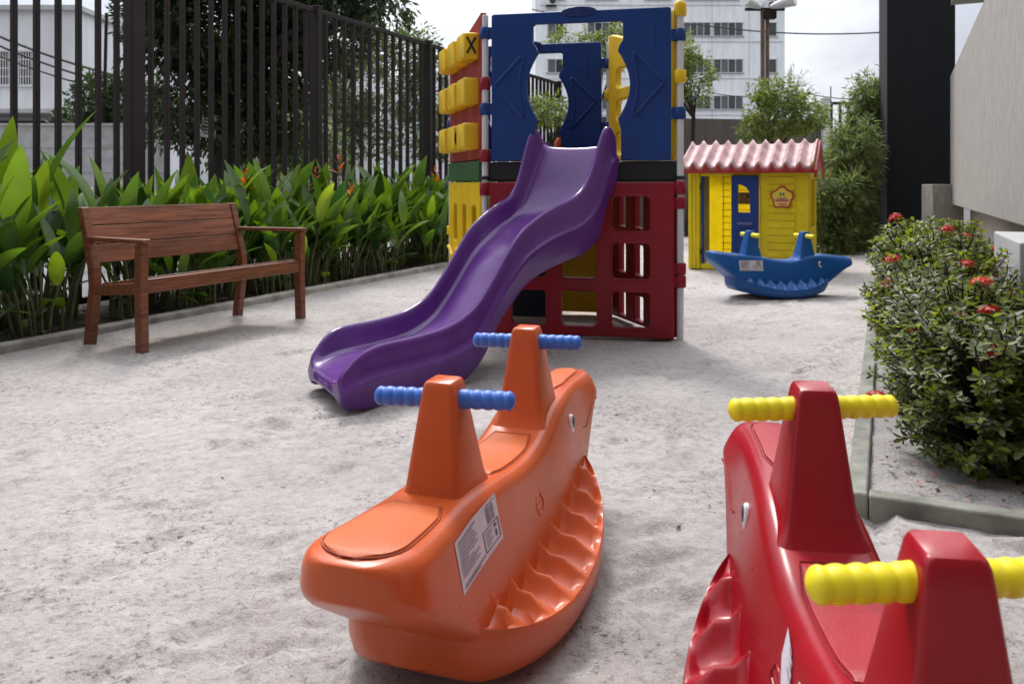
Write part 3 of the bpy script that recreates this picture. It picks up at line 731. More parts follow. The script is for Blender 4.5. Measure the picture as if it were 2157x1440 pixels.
# house across the street
hs = empty('pale_house', (at(60, 0, 20).x, 20, 0), 0, 'pale two-storey house with white window grilles across the street', 'house')
h0 = V(hs.location)
xa, xb = at(-330, 0, 20).x - h0.x, at(163, 0, 20).x - h0.x
mb = MB(); mb.box(((xa + xb) / 2, 4, 4.0), (xb - xa, 8, 2.5)); mb.box(((xa + xb) / 2, 4.6, 1.37), (xb - xa - 0.4, 8, 2.74)); mb.build('wall', WHITEW, hs, smooth=0)
mb = MB(); mb.box(((xa + xb) / 2, 4, 5.31), (xb - xa + 0.2, 8.2, 0.12)); mb.box(((xa + xb) / 2, 3.7, 2.70), (xb - xa + 0.3, 9.0, 0.1)); mb.build('cornice', matte('cornice cement', (0.5, 0.5, 0.5), .8), hs, smooth=0)
first = None
for uc in (8, 56, -60, -120):
    x = at(uc, 0, 20).x - h0.x
    if first is None:
        mb = MB()
        for i in range(2): mb.box((0, -0.02, (-0.43, 0.43)[i]), (0.42, 0.06, 0.05)); mb.box(((-0.19, 0.19)[i], -0.02, 0), (0.05, 0.06, 0.86))
        for i in range(5): mb.box((-0.13 + 0.065 * i, -0.03, 0), (0.018, 0.02, 0.84))
        for i in range(3): mb.box((0, -0.03, -0.21 + 0.21 * i), (0.36, 0.022, 0.02))
        first = mb.build('window', matte('white grille', (0.7, 0.7, 0.7), 0.5, .05, 3, 0), hs, smooth=0)
        mb = MB(); mb.box((0, 0.0, 0), (0.36, 0.02, 0.82)); mb.build('pane', GLASS, first, smooth=0); kk = tree_of(first); o = first
    else: o = copy_tree(first, kk, hs)
    o.location = (x, 0, 3.82)
mb = MB(); mb.box((at(30, 0, 20).x - h0.x, 0.55, 1.3), (1.9, 0.1, 2.5)); mb.build('garage_shade', matte('garage shade dark', (0.05, 0.045, 0.04), .6), hs, smooth=0)  # dark sheet standing in for the shade of the garage recess
hs2 = empty('white_annex', (at(265, 0, 25).x, 25, 0), 0, 'plain white building half hidden behind the dark street tree', 'building')
xa, xb = at(205, 0, 25).x - hs2.location.x, at(348, 0, 25).x - hs2.location.x
mb = MB(); mb.box(((xa + xb) / 2, 3, 2.95), (xb - xa, 6, 5.9)); mb.build('wall', WHITEW, hs2, smooth=0)
mb = MB(); mb.box(((xa + xb) / 2, 3, 5.95), (xb - xa + .2, 6.2, 0.12)); mb.build('cornice', MATS['cornice cement'], hs2, smooth=0)
mb = MB(); mb.box((-0.3, -0.03, 3.9), (0.7, 0.06, 0.9)); mb.build('window', GLASS, hs2, smooth=0)
hs3 = empty('cream_house', (at(560, 0, 30).x, 30, 0), 0, 'cream house glimpsed under the street tree through the fence bars', 'house')
mb = MB(); mb.box((0, 3, 1.9), (3.6, 6, 3.8)); mb.build('wall', stone('cream wall paint', (0.52, 0.45, 0.30), True, 4), hs3, smooth=0)
mb = MB(); mb.hexa([V((-2, -.3, 3.8)), V((2, -.3, 3.8)), V((2, 6.3, 3.8)), V((-2, 6.3, 3.8))], [V((-1.9, 2.8, 4.9)), V((1.9, 2.8, 4.9)), V((1.9, 3.2, 4.9)), V((-1.9, 3.2, 4.9))]); mb.build('roof', matte('clay tile', (0.2, 0.08, 0.05), .8), hs3, smooth=0)
for x in (-0.9, 0.8):
    mb = MB(); mb.box((x, -0.03, 2.2), (0.8, 0.06, 1.0)); mb.build('window', GLASS, hs3, smooth=0)
mb = MB(); p = at(-420, 0, 13); q = at(348, 0, 13)
mb.box(((p.x + q.x) / 2, 13.1, 0.92), (q.x - p.x, 0.16, 1.98))
bw = mb.build('block_wall', BLOCKM, smooth=0, bevel=0.01); tag(bw, 'low whitewashed block wall across the street behind the fence', 'wall')
mb = MB(); 
for z in (0.35, 0.75, 1.15, 1.55): mb.box(((p.x + q.x) / 2, 13.018, z), (q.x - p.x - 0.02, 0.006, 0.012))
mb.build('mortar_line', matte('mortar', (0.33, 0.33, 0.34), .9, .2, 5, 0), bw, smooth=0)
mb = MB(); mb.box(((p.x + q.x) / 2, 13.1, 1.93), (q.x - p.x + 0.04, 0.22, 0.04)); mb.build('coping', MATS['cornice cement'], bw, smooth=0)
# far low white buildings seen between the fence bars
for (u0, u1, vt, y, lab) in ((690, 790, 130, 34, 'far white building behind the mid-green street tree'), (820, 960, 165, 38, 'far white building beside the thin street tree')):
    c = at((u0 + u1) / 2, 0, y); o = empty('far_building', (c.x, y, 0), 0, lab, 'building', 'far buildings along the street')
    wd = (u1 - u0) * y / F; ht = 1 + (HZ - vt) / F * y
    mb = MB(); mb.box((0, 2, ht / 2), (wd, 4, ht)); mb.build('wall', WHITEW, o, smooth=0)
    mb = MB()
    for i in range(3): mb.box((-wd * 0.3 + wd * 0.3 * i, -0.03, ht * 0.72), (wd * 0.16, 0.06, ht * 0.14))
    mb.build('window', GLASS, o, smooth=0)

# brown boundary wall at the back, white post and short fence
A, Bq = V((1.05, 15.95, 0)), V((6.75, 17.2, 0))
mb = MB(); mb.hexa(*slab(A, Bq, 0.15, -0.05, 2.31, -1)); o = mb.build('boundary_wall', BROWNW, smooth=0, bevel=0.01)
tag(o, 'brown rendered boundary wall below the white apartment block', 'wall')
pw = at(1735, 384, 17.15)
mb = MB(); mb.box((pw.x, 17.05, 1.37), (0.15, 0.15, 2.75)); mb.box((pw.x, 17.05, 2.76), (0.18, 0.18, 0.03))
tag(mb.build('gate_post', WHITEM, smooth=0, bevel=0.005), 'slim white post at the end of the brown boundary wall', 'post')
g = empty('short_fence', (pw.x + 0.1, 17.2, 0), 0, 'short dark bar fence between the white post and the bamboo', 'fence')
mb = MB()
for i in range(9): mb.box((0.08 + 0.19 * i, 0, 1.35), (0.05, 0.05, 2.62))
mb.build('bar_panel', IRON, g, smooth=0)
for z in (2.68, 0.15):
    mb = MB(); mb.box((0.85, 0.002, z), (1.75, 0.06, 0.06)); mb.build('rail', IRON, g, smooth=0)
mb = MB(); mb.tube([(at(1750, 0, 17.3).x, 17.3, 2.2), (at(1750, 0, 17.3).x, 17.3, 3.05)], 0.012, 6)
tag(mb.build('thin_rod', IRON), 'thin upright rod above the short dark fence', 'rod')

# floodlight pole and cables
pp = at(1611, 0, 18.5)
fp = empty('floodlight_pole', (pp.x, 18.5, 0), 0, 'rusty brown pole carrying two white floodlights behind the playhouse', 'light pole')
mb = MB(); ht = 1 + (HZ - 22) / F * 18.5
mb.tube([(-0.05, 0, 0), (-0.05, 0, ht)], 0.05, 8); mb.tube([(0.06, 0, 0), (0.06, 0, ht - 0.1)], 0.045, 8); mb.build('pole', matte('rusty steel', (0.14, 0.085, 0.06), 0.8, .4, 6), fp)
mb = MB(); mb.box((0, 0, ht + 0.02), (0.9, 0.08, 0.06)); mb.box((0.1, 0, ht - 0.12), (0.28, 0.2, 0.16)); mb.build('crossbar', IRON, fp, smooth=0)
for sx in (-1, 1):
    mb = MB(); a = V((sx * 0.12, -0.05, ht + 0.06)); b = V((sx * 0.55, -0.35, ht + 0.16))
    mb.tube([a, lerp(a, b, 0.4), b, b + (b - a) * 0.03], [0.05, 0.10, 0.145, 0.15], 12); mb.build('lamp_head', matte('lamp casing', (0.6, 0.6, 0.6), .4, .1, 4, 0), fp, smooth=50)
def cable(pts, rr, lab):
    P_ = [V(p) for p in pts]; out = []
    for i in range(len(P_) - 1):
        for k in range(10):
            t = k / 10; q = lerp(P_[i], P_[i + 1], t); q.z -= 0.18 * 4 * t * (1 - t); out.append(q)
    out.append(P_[-1]); mb = MB(); mb.tube(out, rr, 5)
    tag(mb.build('power_cable', BLACK), lab, 'cable', 'overhead power cables')
cable([P(1120, 20, 30), P(1470, 52, 26), P(1900, 66, 24)], 0.022, 'upper overhead cable crossing the apartment block to the dark wall')
cable([P(1480, 192, 30), P(1700, 197, 28), P(1900, 198, 26)], 0.018, 'lower overhead cable just above the brown wall')
for k, (va, vb) in enumerate(((50, 150), (70, 170), (95, 185))):
    cable([P(-160, va - 48, 16), P(300, vb + 22, 17)], 0.030 - 0.005 * k, ('uppermost sagging cable before the pale house', 'middle sagging cable before the pale house', 'lowest sagging cable before the pale house')[k])
mb = MB(); p = at(213, 0, 15); mb.tube([(p.x, 15, 0), (p.x + 0.1, 15, 1 + (HZ - 28) / F * 15)], 0.03, 6)
tag(mb.build('leaning_rod', IRON), 'thin leaning rod in front of the white annex', 'rod')
# sign on the tree
sg = empty('tree_sign', at(440, 265, 12.2), 0.1, 'white notice board with lines of text fixed to the dark tree trunk', 'sign')
mb = MB(); mb.box((0, 0, 0), (0.22, 0.02, 0.36), Matrix.Rotation(0.12, 3, 'Y')); mb.build('board', WHITEM, sg, smooth=0)
mb = MB()
for i in range(6): mb.box((-0.003 * i, -0.013, 0.13 - 0.05 * i), (0.16 - 0.02 * (i % 3), 0.006, 0.022), Matrix.Rotation(0.12, 3, 'Y'))
mb.build('lettering', INK, sg, smooth=0)

# ------------------------------------------------------------------ building on the right
WL = 0.893
def wallpt(u, v): y = 1700 * WL / (u - 1865); return LY(WL, y, 1 - (v - HZ) / F * y)
rw = empty('right_building_wall', LY(WL, 11.0, 0), 0, 'beige ribbed rendered wall panel jutting over a recessed base', 'wall'); rw0 = V(rw.location)
prof = [(11.15, 0.70), (11.15, 2.47), (7.3, 2.655), (3.5, 3.4), (1.0, 4.2), (1.0, 0.72)]
mb = MB(); n = len(prof)
a = [LY(WL, y, z) - rw0 for y, z in prof]; b = [q + ev * 0.28 for q in a]
mb.add(a + b, [tuple(range(n)), tuple(range(2 * n - 1, n - 1, -1))] + [(i, i + n, (i + 1) % n + n, (i + 1) % n) for i in range(n)])
o = mb.build('wall_panel', BEIGE, rw, smooth=0, bevel=0.012); fixnormals(o)
mb = MB(); mb.hexa(*[[q - rw0 for q in s] for s in slab(LY(WL + 0.25, 1, 0), LY(WL + 0.25, 10.9, 0), 0.2, -0.05, 0.72, 1)]); mb.build('base_wall', stone('base beige render', (0.40, 0.365, 0.33)), rw, smooth=0)  # base wall in a slightly paler beige than the panel
ww = empty('white_inner_wall', LY(WL + 0.9, 10, 0), 0, 'smooth white wall seen above the sloping edge of the beige panel', 'wall')
mb = MB(); mb.hexa(*[[q - ww.location for q in s] for s in slab(LY(WL + 0.55, 2, 0), LY(WL + 0.55, 11.3, 0), 0.2, 0, 3.47, 1)]); mb.build('wall', WHITEW, ww, smooth=0)
mb = MB(); mb.hexa(*[[q - ww.location for q in s] for s in slab(LY(WL + 0.02, 6, 0), LY(WL + 0.02, 11.3, 0), 1.8, 3.475, 3.7, 1)]); mb.build('soffit', BEIGE, ww, smooth=0)
pa, pb = at(1869, 0, 11.75), at(2001, 0, 11.55)
mb = MB(); dd = V((pb.x - pa.x, pb.y - pa.y, 0)); ln = dd.length
mb.box(((pa.x + pb.x) / 2 + 0.14, (pa.y + pb.y) / 2 + 0.35, 2.6), (ln + 0.08, 0.6, 5.3), Matrix.Rotation(atan2(dd.y, dd.x), 3, 'Z'))
tag(mb.build('dark_pillar', DARKW, smooth=0, bevel=0.01), 'tall near-black painted wall pier between bamboo and beige wall', 'wall')
pc = at(1980, 0, 10.9)
mb = MB(); mb.box((pc.x + 0.06, 10.95, 0.48), (0.42, 0.3, 0.985)); tag(mb.build('low_wall', BEIGE, smooth=0, bevel=0.01), 'low beige wall end at the foot of the near-black pier', 'wall')
gl = 0.62
mb = MB(); mb.hexa(*slab(LY(gl, 3.74), LY(gl, 4.62), 0.42, -0.05, 0.72, 1)); tag(mb.build('granite_block', GRANITE, smooth=0, bevel=0.008), 'pale granite block behind the hedge at the right edge', 'block')

# unseen block added behind the viewer to hold back sky light
rt_ = empty('added_sky_blocker', (1, -5.5, 0), 0, 'unseen tall brown block added behind the viewer to hold back sky light', 'building')
mb = MB(); mb.box((0, -6, 18), (34, 12, 36)); mb.build('wall', stone('sky blocker render', (0.13, 0.115, 0.105), True, 4), rt_, smooth=0)
mb = MB(); mb.box((0, 0.03, 1.3), (1.3, 0.06, 2.4)); fw = mb.build('window', GLASS, rt_, smooth=0)
for i in range(6):
    for k in range(9):
        if i or k: o = fw.copy(); COL.objects.link(o)
        else: o = fw
        o.location = (-14 + 5.6 * i, 0, 0.2 + 3.9 * k)

# ------------------------------------------------------------------ wooden bench
bo = gnd(300, 745); bd = V((0.4526, 0.8917, 0)); ang = atan2(bd.y, bd.x)
bench = empty('park_bench', bo, ang, 'varnished red-brown wooden bench with slatted back standing by the plant bed', 'bench')
BL_, BD_ = 1.345, 0.49                                # length along x, depth along +y
def bpart(name, boxes, parent=bench, bev=0.006):
    mb = MB()
    for c, d, rot in boxes: mb.box(c, d, Matrix.Rotation(rot, 3, 'X') if rot else None)
    return mb.build(name, WOOD, parent, smooth=0, bevel=bev)
for x, xb_ in ((0, 0.03), (BL_, BL_ - 0.115)):
    mb = MB(); hw = 0.026
    def sq(y, z, hx=hw, hy=0.030, x=x): return [V((x - hx, y - hy, z)), V((x + hx, y - hy, z)), V((x + hx, y + hy, z)), V((x - hx, y + hy, z))]
    mb.loft([sq(0.0, -0.01), sq(0.012, 0.36), sq(0.005, 0.64)]); mb.build('leg', WOOD, bench, smooth=0, bevel=0.005)
    mb = MB(); mb.loft([sq(BD_ + 0.02, -0.01, x=xb_), sq(BD_ - 0.03, 0.36, x=xb_), sq(BD_ - 0.02, 0.47, x=xb_), sq(BD_ + 0.085, 0.845, hw, 0.024, x=xb_)]); mb.build('leg', WOOD, bench, smooth=0, bevel=0.005)
    mb = MB(); e = 0.028
    mb.hexa([V((x - e, -0.04, 0.642)), V((x + e, -0.04, 0.642)), V((xb_ + e, BD_ + 0.05, 0.642)), V((xb_ - e, BD_ + 0.05, 0.642))], [V((x - e, -0.04, 0.668)), V((x + e, -0.04, 0.668)), V((xb_ + e, BD_ + 0.05, 0.668)), V((xb_ - e, BD_ + 0.05, 0.668))])
    mb.build('armrest', WOOD, bench, smooth=0, bevel=0.006); e = 0.015
    mb = MB(); mb.hexa([V((x - e, 0.02, 0.345)), V((x + e, 0.02, 0.345)), V((xb_ + e, BD_ - 0.05, 0.31)), V((xb_ - e, BD_ - 0.05, 0.31))], [V((x - e, 0.02, 0.415)), V((x + e, 0.02, 0.415)), V((xb_ + e, BD_ - 0.05, 0.37)), V((xb_ - e, BD_ - 0.05, 0.37))])
    mb.build('side_rail', WOOD, bench, smooth=0, bevel=0.004)
bpart('apron', [((BL_ / 2, 0.0, 0.39), (BL_ - 0.054, 0.026, 0.085), 0), ((BL_ / 2 - 0.04, BD_ - 0.06, 0.335), (BL_ - 0.20, 0.026, 0.06), 0)])
bpart('seat', [((BL_ / 2 - 0.008 * i, 0.055 + 0.083 * i, 0.425 - 0.012 * i), (BL_ - 0.07 - 0.022 * i, 0.073, 0.022), -0.14) for i in range(5)])
bk = []
tilt = atan2(0.105, 0.375)
for i in range(3):
    z = 0.557 + 0.115 * i; yb = BD_ - 0.02 + 0.105 * (z - 0.47) / 0.375
    bk.append((((BL_ - 0.085) / 2, yb - 0.004, z), (BL_ - 0.145 - 0.052, 0.024, 0.1145), -tilt))
bpart('backrest', bk, bev=0.004)

# ------------------------------------------------------------------ play tower
PFL, PFR, PRR, PRL = V((-0.178, 5.35, 0)), V((1.061, 5.09, 0)), V((0.7375, 6.13, 0)), V((-0.48, 6.40, 0))
T0 = V((0.3, 5.72, 0))
tw = empty('play_tower', T0, 0, 'colourful plastic play tower with blue arches, red grid panels and purple wave slide', 'playground tower')
def frame(a, b):                                     # x from a to b, y up, z outwards
    x = (b - a).normalized(); y = V((0, 0, 1)); z = x.cross(y)
    M = Matrix((x, y, z)).transposed().to_4x4(); M.translation = a - T0; return M, (b - a).length
ZD0, ZD1 = 1.005, 1.135
mb_ring = MB()
for p, top in ((PFL, 2.105), (PFR, 2.06), (PRR, 2.06), (PRL, 2.06)):
    mb = MB(); q = p - T0; mb.tube([q + V((0, 0, -0.02)), q + V((0, 0, top - 0.004)), q + V((0, 0, top))], [0.0215, 0.0215, 0.018], 16)
    o = mb.build('post', WHITEM, tw)
    mb = MB(); mb.tube([q + V((0, 0, 1.018)), q + V((0, 0, 1.022)), q + V((0, 0, 1.036)), q + V((0, 0, 1.04))], [0.03, 0.033, 0.033, 0.03], 16); mb.build('collar', BLACKP, o)
q = PFR - T0
mb = MB(); mb.tube([q + V((0, 0, 2.045)), q + V((0, 0, 2.05)), q + V((0, 0, 2.12)), q + V((0, 0, 2.138)), q + V((0, 0, 2.142))], [0.034, 0.039, 0.039, 0.032, 0.01], 18); mb.build('post_cap', YEL, tw, smooth=60)
def clamp(p, towards, z, h, mat, parent, r=0.036, arm=0.055):
    mb = MB(); q = p - T0; d = (towards - p).normalized()
    mb.tube([q + V((0, 0, z - h / 2)), q + V((0, 0, z - h / 2 + 0.006)), q + V((0, 0, z + h / 2 - 0.006)), q + V((0, 0, z + h / 2))], [r - 0.005, r, r, r - 0.005], 16)
    M = Matrix.Rotation(atan2(d.y, d.x), 3, 'Z'); mb.box(q + d * arm / 2 + V((0, 0, z)), (arm, 0.042, h * 0.92), M)
    mb.build('clamp', mat, parent, smooth=40)
def arch_outline(x0, x1, z0, z1):
    W = x1 - x0; H = z1 - z0; xc = x0 + 0.49 * W; prof = []
    tz = z1 - 0.077 * H
    prof += [(0.236 * W, tz), (0.25 * W, tz - 0.012), (0.25 * W, z1 - 0.205 * H), (0.232 * W, z1 - 0.235 * H), (0.222 * W, z1 - 0.275 * H)]
    for i in range(1, 16):
        s = i / 16; prof.append((W * (0.222 + 0.066 * sin(pi * s) ** 0.9), lerp(z1 - 0.275 * H, z1 - 0.725 * H, s)))
    prof += [(0.222 * W, z1 - 0.725 * H), (0.228 * W, z1 - 0.745 * H), (0.24 * W, z1 - 0.80 * H), (0.24 * W, z0)]
    out = [(x0, z0), (x0, z1 - 0.012), (x0 + 0.012, z1), (x1 - 0.012, z1), (x1, z1 - 0.012), (x1, z0)]
    out += [(xc + a, z) for a, z in reversed(prof)] + [(xc - a, z) for a, z in prof]
    return out, xc
def arch_panel(a, b, z0, z1, clamps, top_extra=0):
    M, ln = frame(a, b); x0, x1 = 0.047, ln - 0.056
    out, xc = arch_outline(x0, x1, z0, z1)
    o = plate('arch_panel', [out], 0.05, BLUE, M, tw, 0.009)
    W = x1 - x0; H = z1 - z0
    for sgn in (-1, 1):                              # moulded triangle bead on each side
        cx = xc + sgn * 0.25 * W
        pts2 = [(xc + sgn * 0.318 * W, z1 - 0.295 * H), (xc + sgn * 0.463 * W, z1 - 0.475 * H), (xc + sgn * 0.468 * W, z1 - 0.49 * H), (xc + sgn * 0.463 * W, z1 - 0.505 * H), (xc + sgn * 0.318 * W, z1 - 0.70 * H),
                (xc + sgn * 0.308 * W, z1 - 0.70 * H)]
        for i in range(7): s = i / 6; pts2.append((xc + sgn * W * (0.304 + 0.026 * sin(pi * s)), lerp(z1 - 0.685 * H, z1 - 0.31 * H, s)))
        pts2 += [(xc + sgn * 0.308 * W, z1 - 0.295 * H), (xc + sgn * 0.318 * W, z1 - 0.295 * H)]
        mb = MB(); mb.tube([M @ V((x, z, 0.022)) for x, z in pts2], 0.0125, 8)
        mb.build('moulding', BLUE, o, smooth=70)
    mb = MB(); rings = []                            # handle badge over the top edge
    for zz, k in ((-0.03, 0.9), (-0.027, 1), (0.027, 1), (0.032, 0.9)):
        rings.append([M @ V((xc + 0.012 + 0.115 * k * cos(t), z1 - 0.008 + 0.036 * k * sin(t), zz)) for t in [2 * pi * i / 28 for i in range(28)]])
    mb.loft(rings); mb.build('badge', plastic('deep blue plastic', (0.006, 0.022, 0.12), 0.45), o, smooth=50)
    mb = MB(); rings = []
    for zz, k in ((0.02, 1), (0.029, 0.95), (0.030, 0.8)):
        rings.append([M @ V((x1 - 0.115 + 0.018 * k * cos(t), z1 - 0.18 + 0.075 * k * sin(t), zz)) for t in [2 * pi * i / 20 for i in range(20)]])
    mb.loft(rings); mb.build('emblem', BLUE, o, smooth=60)
    for (p, t, z) in clamps: clamp(p, t, z, 0.078, BLUE, o)
    return o
arch_panel(PFL, PFR, 1.138, 2.105, [(PFL, PFR, 1.985), (PFL, PFR, 1.483), (PFR, PFL, 1.928), (PFR, PFL, 1.435)])
arch_panel(PRL, PRR, 1.138, 2.065, [(PRR, PRL, 1.90), (PRR, PRL, 1.42), (PRL, PRR, 1.66), (PRL, PRR, 1.45)])
# lower grid panel with nine window openings
def grid_panel(a, b, name, mat, rows, cols, rr, clamps, z1=1.0, thick=0.055):
    M, ln = frame(a, b); outs = [rrect(0.036, 0.012, ln - 0.036, z1, 0.02)]
    for (za, zb) in rows:
        for (xa_, xb_) in cols: outs.append(rrect(xa_ * ln, za, xb_ * ln, zb, rr))
    o = plate(name, outs, thick, mat, M, tw, 0.010)
    for (p, t, z, h) in clamps: clamp(p, t, z, h, mat, o, 0.037, 0.06)
    return o, M, ln
rows3 = [(0.075, 0.30), (0.385, 0.61), (0.69, 0.91)]
gp, M_, ln_ = grid_panel(PFL, PFR, 'grid_panel', CRIM, rows3, [(0.145, 0.325), (0.405, 0.585), (0.662, 0.85)], 0.03,
           [(PFL, PFR, 0.955, 0.085), (PFR, PFL, 0.965, 0.085), (PFR, PFL, 0.87, 0.075), (PFR, PFL, 0.455, 0.075), (PFR, PFL, 0.375, 0.075)])
for (za, zb) in rows3:                               # raised lip round each opening
    for (xa_, xb_) in [(0.145, 0.325), (0.405, 0.585), (0.662, 0.85)]:
        mb = MB(); pts = rrect(xa_ * ln_ - 0.006, za - 0.006, xb_ * ln_ + 0.006, zb + 0.006, 0.034)
        mb.tube([M_ @ V((x, z, 0.026)) for x, z in pts + pts[:1]], 0.006, 6); mb.build('moulding', CRIM, gp, smooth=80)
grid_panel(PFR, PRR, 'slot_panel', CRIM, [(0.035, 0.21), (0.35, 0.565), (0.68, 0.92)], [(0.43, 0.56), (0.685, 0.80)], 0.02, [])
pz, Mz, lz = grid_panel(PRL, PFL, 'slot_panel', YEL, [(0.10, 0.40), (0.56, 0.84)], [(0.18, 0.30), (0.46, 0.58), (0.74, 0.86)], 0.03, [(PRL, PFL, 0.62, 0.07)])
for zc in (0.47, 0.05):                              # wavy moulded rail on the yellow side panel
    mb = MB(); mb.tube([Mz @ V((lz * i / 40, zc + 0.03 * sin(i * 0.6), 0.035)) for i in range(2, 39)], 0.016, 8); mb.build('moulding', YEL, pz, smooth=80)
grid_panel(PRR, PRL, 'wall_panel', YEL, [(0.60, 0.90)], [(0.1, 0.42), (0.58, 0.9)], 0.05, [])
M, ln = frame(PRR, PRL)
plate('climbing_wall', [rrect(0.38, 0.02, 0.74, 0.66, 0.03)], 0.05, plastic('navy plastic', (0.008, 0.02, 0.045), 0.45), M @ Matrix.Translation((0, 0, -0.34)), tw)
# deck
def inset(z, k): 
    c = (PFL + PFR + PRR + PRL) / 4
    return [c + (p - c) * k - T0 + V((0, 0, z)) for p in (PFL, PFR, PRR, PRL)]
mb = MB(); mb.hexa(inset(ZD0, 0.985), inset(ZD1, 0.985)); mb.build('deck', BLACKP, tw, smooth=0, bevel=0.012)
M, ln = frame(PRL, PFL); plate('deck_trim', [rrect(0.04, ZD0 + 0.005, ln - 0.04, ZD1 + 0.01, 0.008)], 0.03, GREENP, M @ Matrix.Translation((0, 0, 0.02)), tw, 0.005)
# game panel with nine turning blocks
M, ln = frame(PRL, PFL)
out = [(0.04, 1.15), (0.04, 2.03), (0.015, 2.06), (0.09, 2.095), (0.35, 2.06), (0.66, 2.06), (ln - 0.04, 2.13), (ln - 0.04, 1.15)]
gpn = plate('game_panel', [out], 0.045, CRIMB, M, tw, 0.01)
for r_ in range(3):
    for c_ in range(3):
        cx = 0.225 + 0.325 * c_; cz = 1.92 - 0.304 * r_; hw, hh, dp = 0.120, 0.090, 0.125
        mb = MB(); rings = []
        for zz, k in ((0.015, 0.98), (0.05, 1.0), (dp - 0.02, 1.0), (dp - 0.006, 0.96), (dp, 0.86)):
            rings.append([M @ V((cx + x * k, cz + z * k, zz)) for x, z in rrect(-hw, -hh, hw, hh, 0.022, 3)])
        mb.loft(rings); blk = mb.build('game_block', YEL, gpn, smooth=40)
        mb = MB()                                    # letters on the side face turned towards the slide
        if (r_, c_) == (0, 2):
            for q, s_ in enumerate((-1, 1)): mb.box((0, 0, 0.0012 * q), (0.014, 0.125, 0.004), Matrix.Rotation(s_ * 0.50, 3, 'Z'))
        elif (r_, c_) == (2, 1):
            ri = []
            for i in range(29):
                t = 2 * pi * i / 28; ri.append([V((0.026 * k * cos(t), 0.062 * k * sin(t), 0)) for k in (1, 0.45)])
            mb.loft(ri, False, False)
        if mb.v:
            off = 0.0 if r_ == 0 else 0.02
            mb.v = [tuple(M @ V((cx + hw + 0.003 + q[2], cz + q[1], 0.072 + off - q[0]))) for q in mb.v]
            mb.build('letter', BLACK, blk, smooth=0)
clamp(PFL, PRL, 1.652, 0.082, CRIM, gpn); clamp(PFL, PRL, 1.175, 0.082, CRIM, gpn); clamp(PRL, PFL, 1.56, 0.08, BLUE, gpn)
# yellow ladder-like side panel on the right
M, ln = frame(PFR, PRR); outs = [[(0.035, 1.14), (0.035, 2.10), (0.10, 2.10), (0.55, 1.985), (ln - 0.10, 2.10), (ln - 0.04, 2.10), (ln - 0.04, 1.14)]]
for (za, zb) in ((1.20, 1.36), (1.45, 1.60), (1.69, 1.83)):
    outs.append(rrect(0.13, za, 0.45, zb, 0.05)); outs.append(rrect(0.60, za, ln - 0.17, zb, 0.05))
ysp = plate('side_panel', outs, 0.05, YEL, M, tw, 0.012)
for z, h in ((1.665, 0.082),): clamp(PFR, PRR, z, h, YEL, ysp, 0.038)
clamp(PRR, PFR, 1.66, 0.08, YEL, ysp, 0.036)
# orange ladder behind
lad = MB(); pL, pR = lerp(PRL, PRR, 0.44) - T0, lerp(PRL, PRR, 0.705) - T0; back = V((-0.205, 0.979, 0)) 
for p in (pL, pR): lad.tube([p + back * 0.62, p + back * 0.10 + V((0, 0, 1.0)), p + back * 0.04 + V((0, 0, 1.31)), p + back * 0.04 + V((0, 0, 1.345))], [0.04, 0.04, 0.042, 0.02], 10)
for i in range(4):
    t = (i + 1) / 5; a = lerp(back * 0.62, back * 0.10 + V((0, 0, 1.0)), t); lad.box((pL + pR) / 2 + a, ((pR - pL).length, 0.11, 0.035), Matrix.Rotation(-0.206, 3, 'Z'))
lad.build('ladder', plastic('ladder orange', (0.60, 0.12, 0.03), 0.42), tw, smooth=45)

# purple wave slide ------------------------------------------------
SP0, SPD = V((0.415, 5.23, 0)), V((-1.235, -1.46, 0)); SDIR = SPD.normalized(); SPER = V((-SDIR.y, SDIR.x, 0))
def spine(t): return SP0 + SPD * t
SHEAR = [(0, -0.27), (0.1, -0.2), (0.2, -0.02), (0.3, 0.14), (0.45, 0.27), (0.7, 0.30), (1.02, 0.38)]
RIM = [(-0.005, 1.27), (0.02, 1.345), (0.045, 1.345), (0.075, 1.25), (0.11, 1.10), (0.15, 0.985), (0.20, 0.915), (0.30, 0.852), (0.385, 0.775), (0.43, 0.715), (0.48, 0.615), (0.53, 0.505), (0.60, 0.378), (0.69, 0.305), (0.80, 0.279), (0.93, 0.272), (0.97, 0.255), (1.0, 0.222), (1.015, 0.195)]
BED = [(-0.005, 1.225), (0.02, 1.222), (0.05, 1.14), (0.075, 1.06), (0.11, 0.945), (0.15, 0.845), (0.20, 0.775), (0.30, 0.70), (0.385, 0.62), (0.43, 0.56), (0.48, 0.465), (0.53, 0.362), (0.60, 0.240), (0.69, 0.170), (0.80, 0.146), (0.95, 0.138), (1.015, 0.120)]
BOT = [(-0.005, 1.0), (0.05, 0.85), (0.09, 0.66), (0.16, 0.565), (0.26, 0.52), (0.34, 0.48), (0.40, 0.43), (0.455, 0.35), (0.51, 0.26), (0.575, 0.095), (0.63, 0.015), (0.68, -0.012), (0.96, -0.012), (1.015, 0.002)]
HWD = 0.265
rings = []
NS = 110
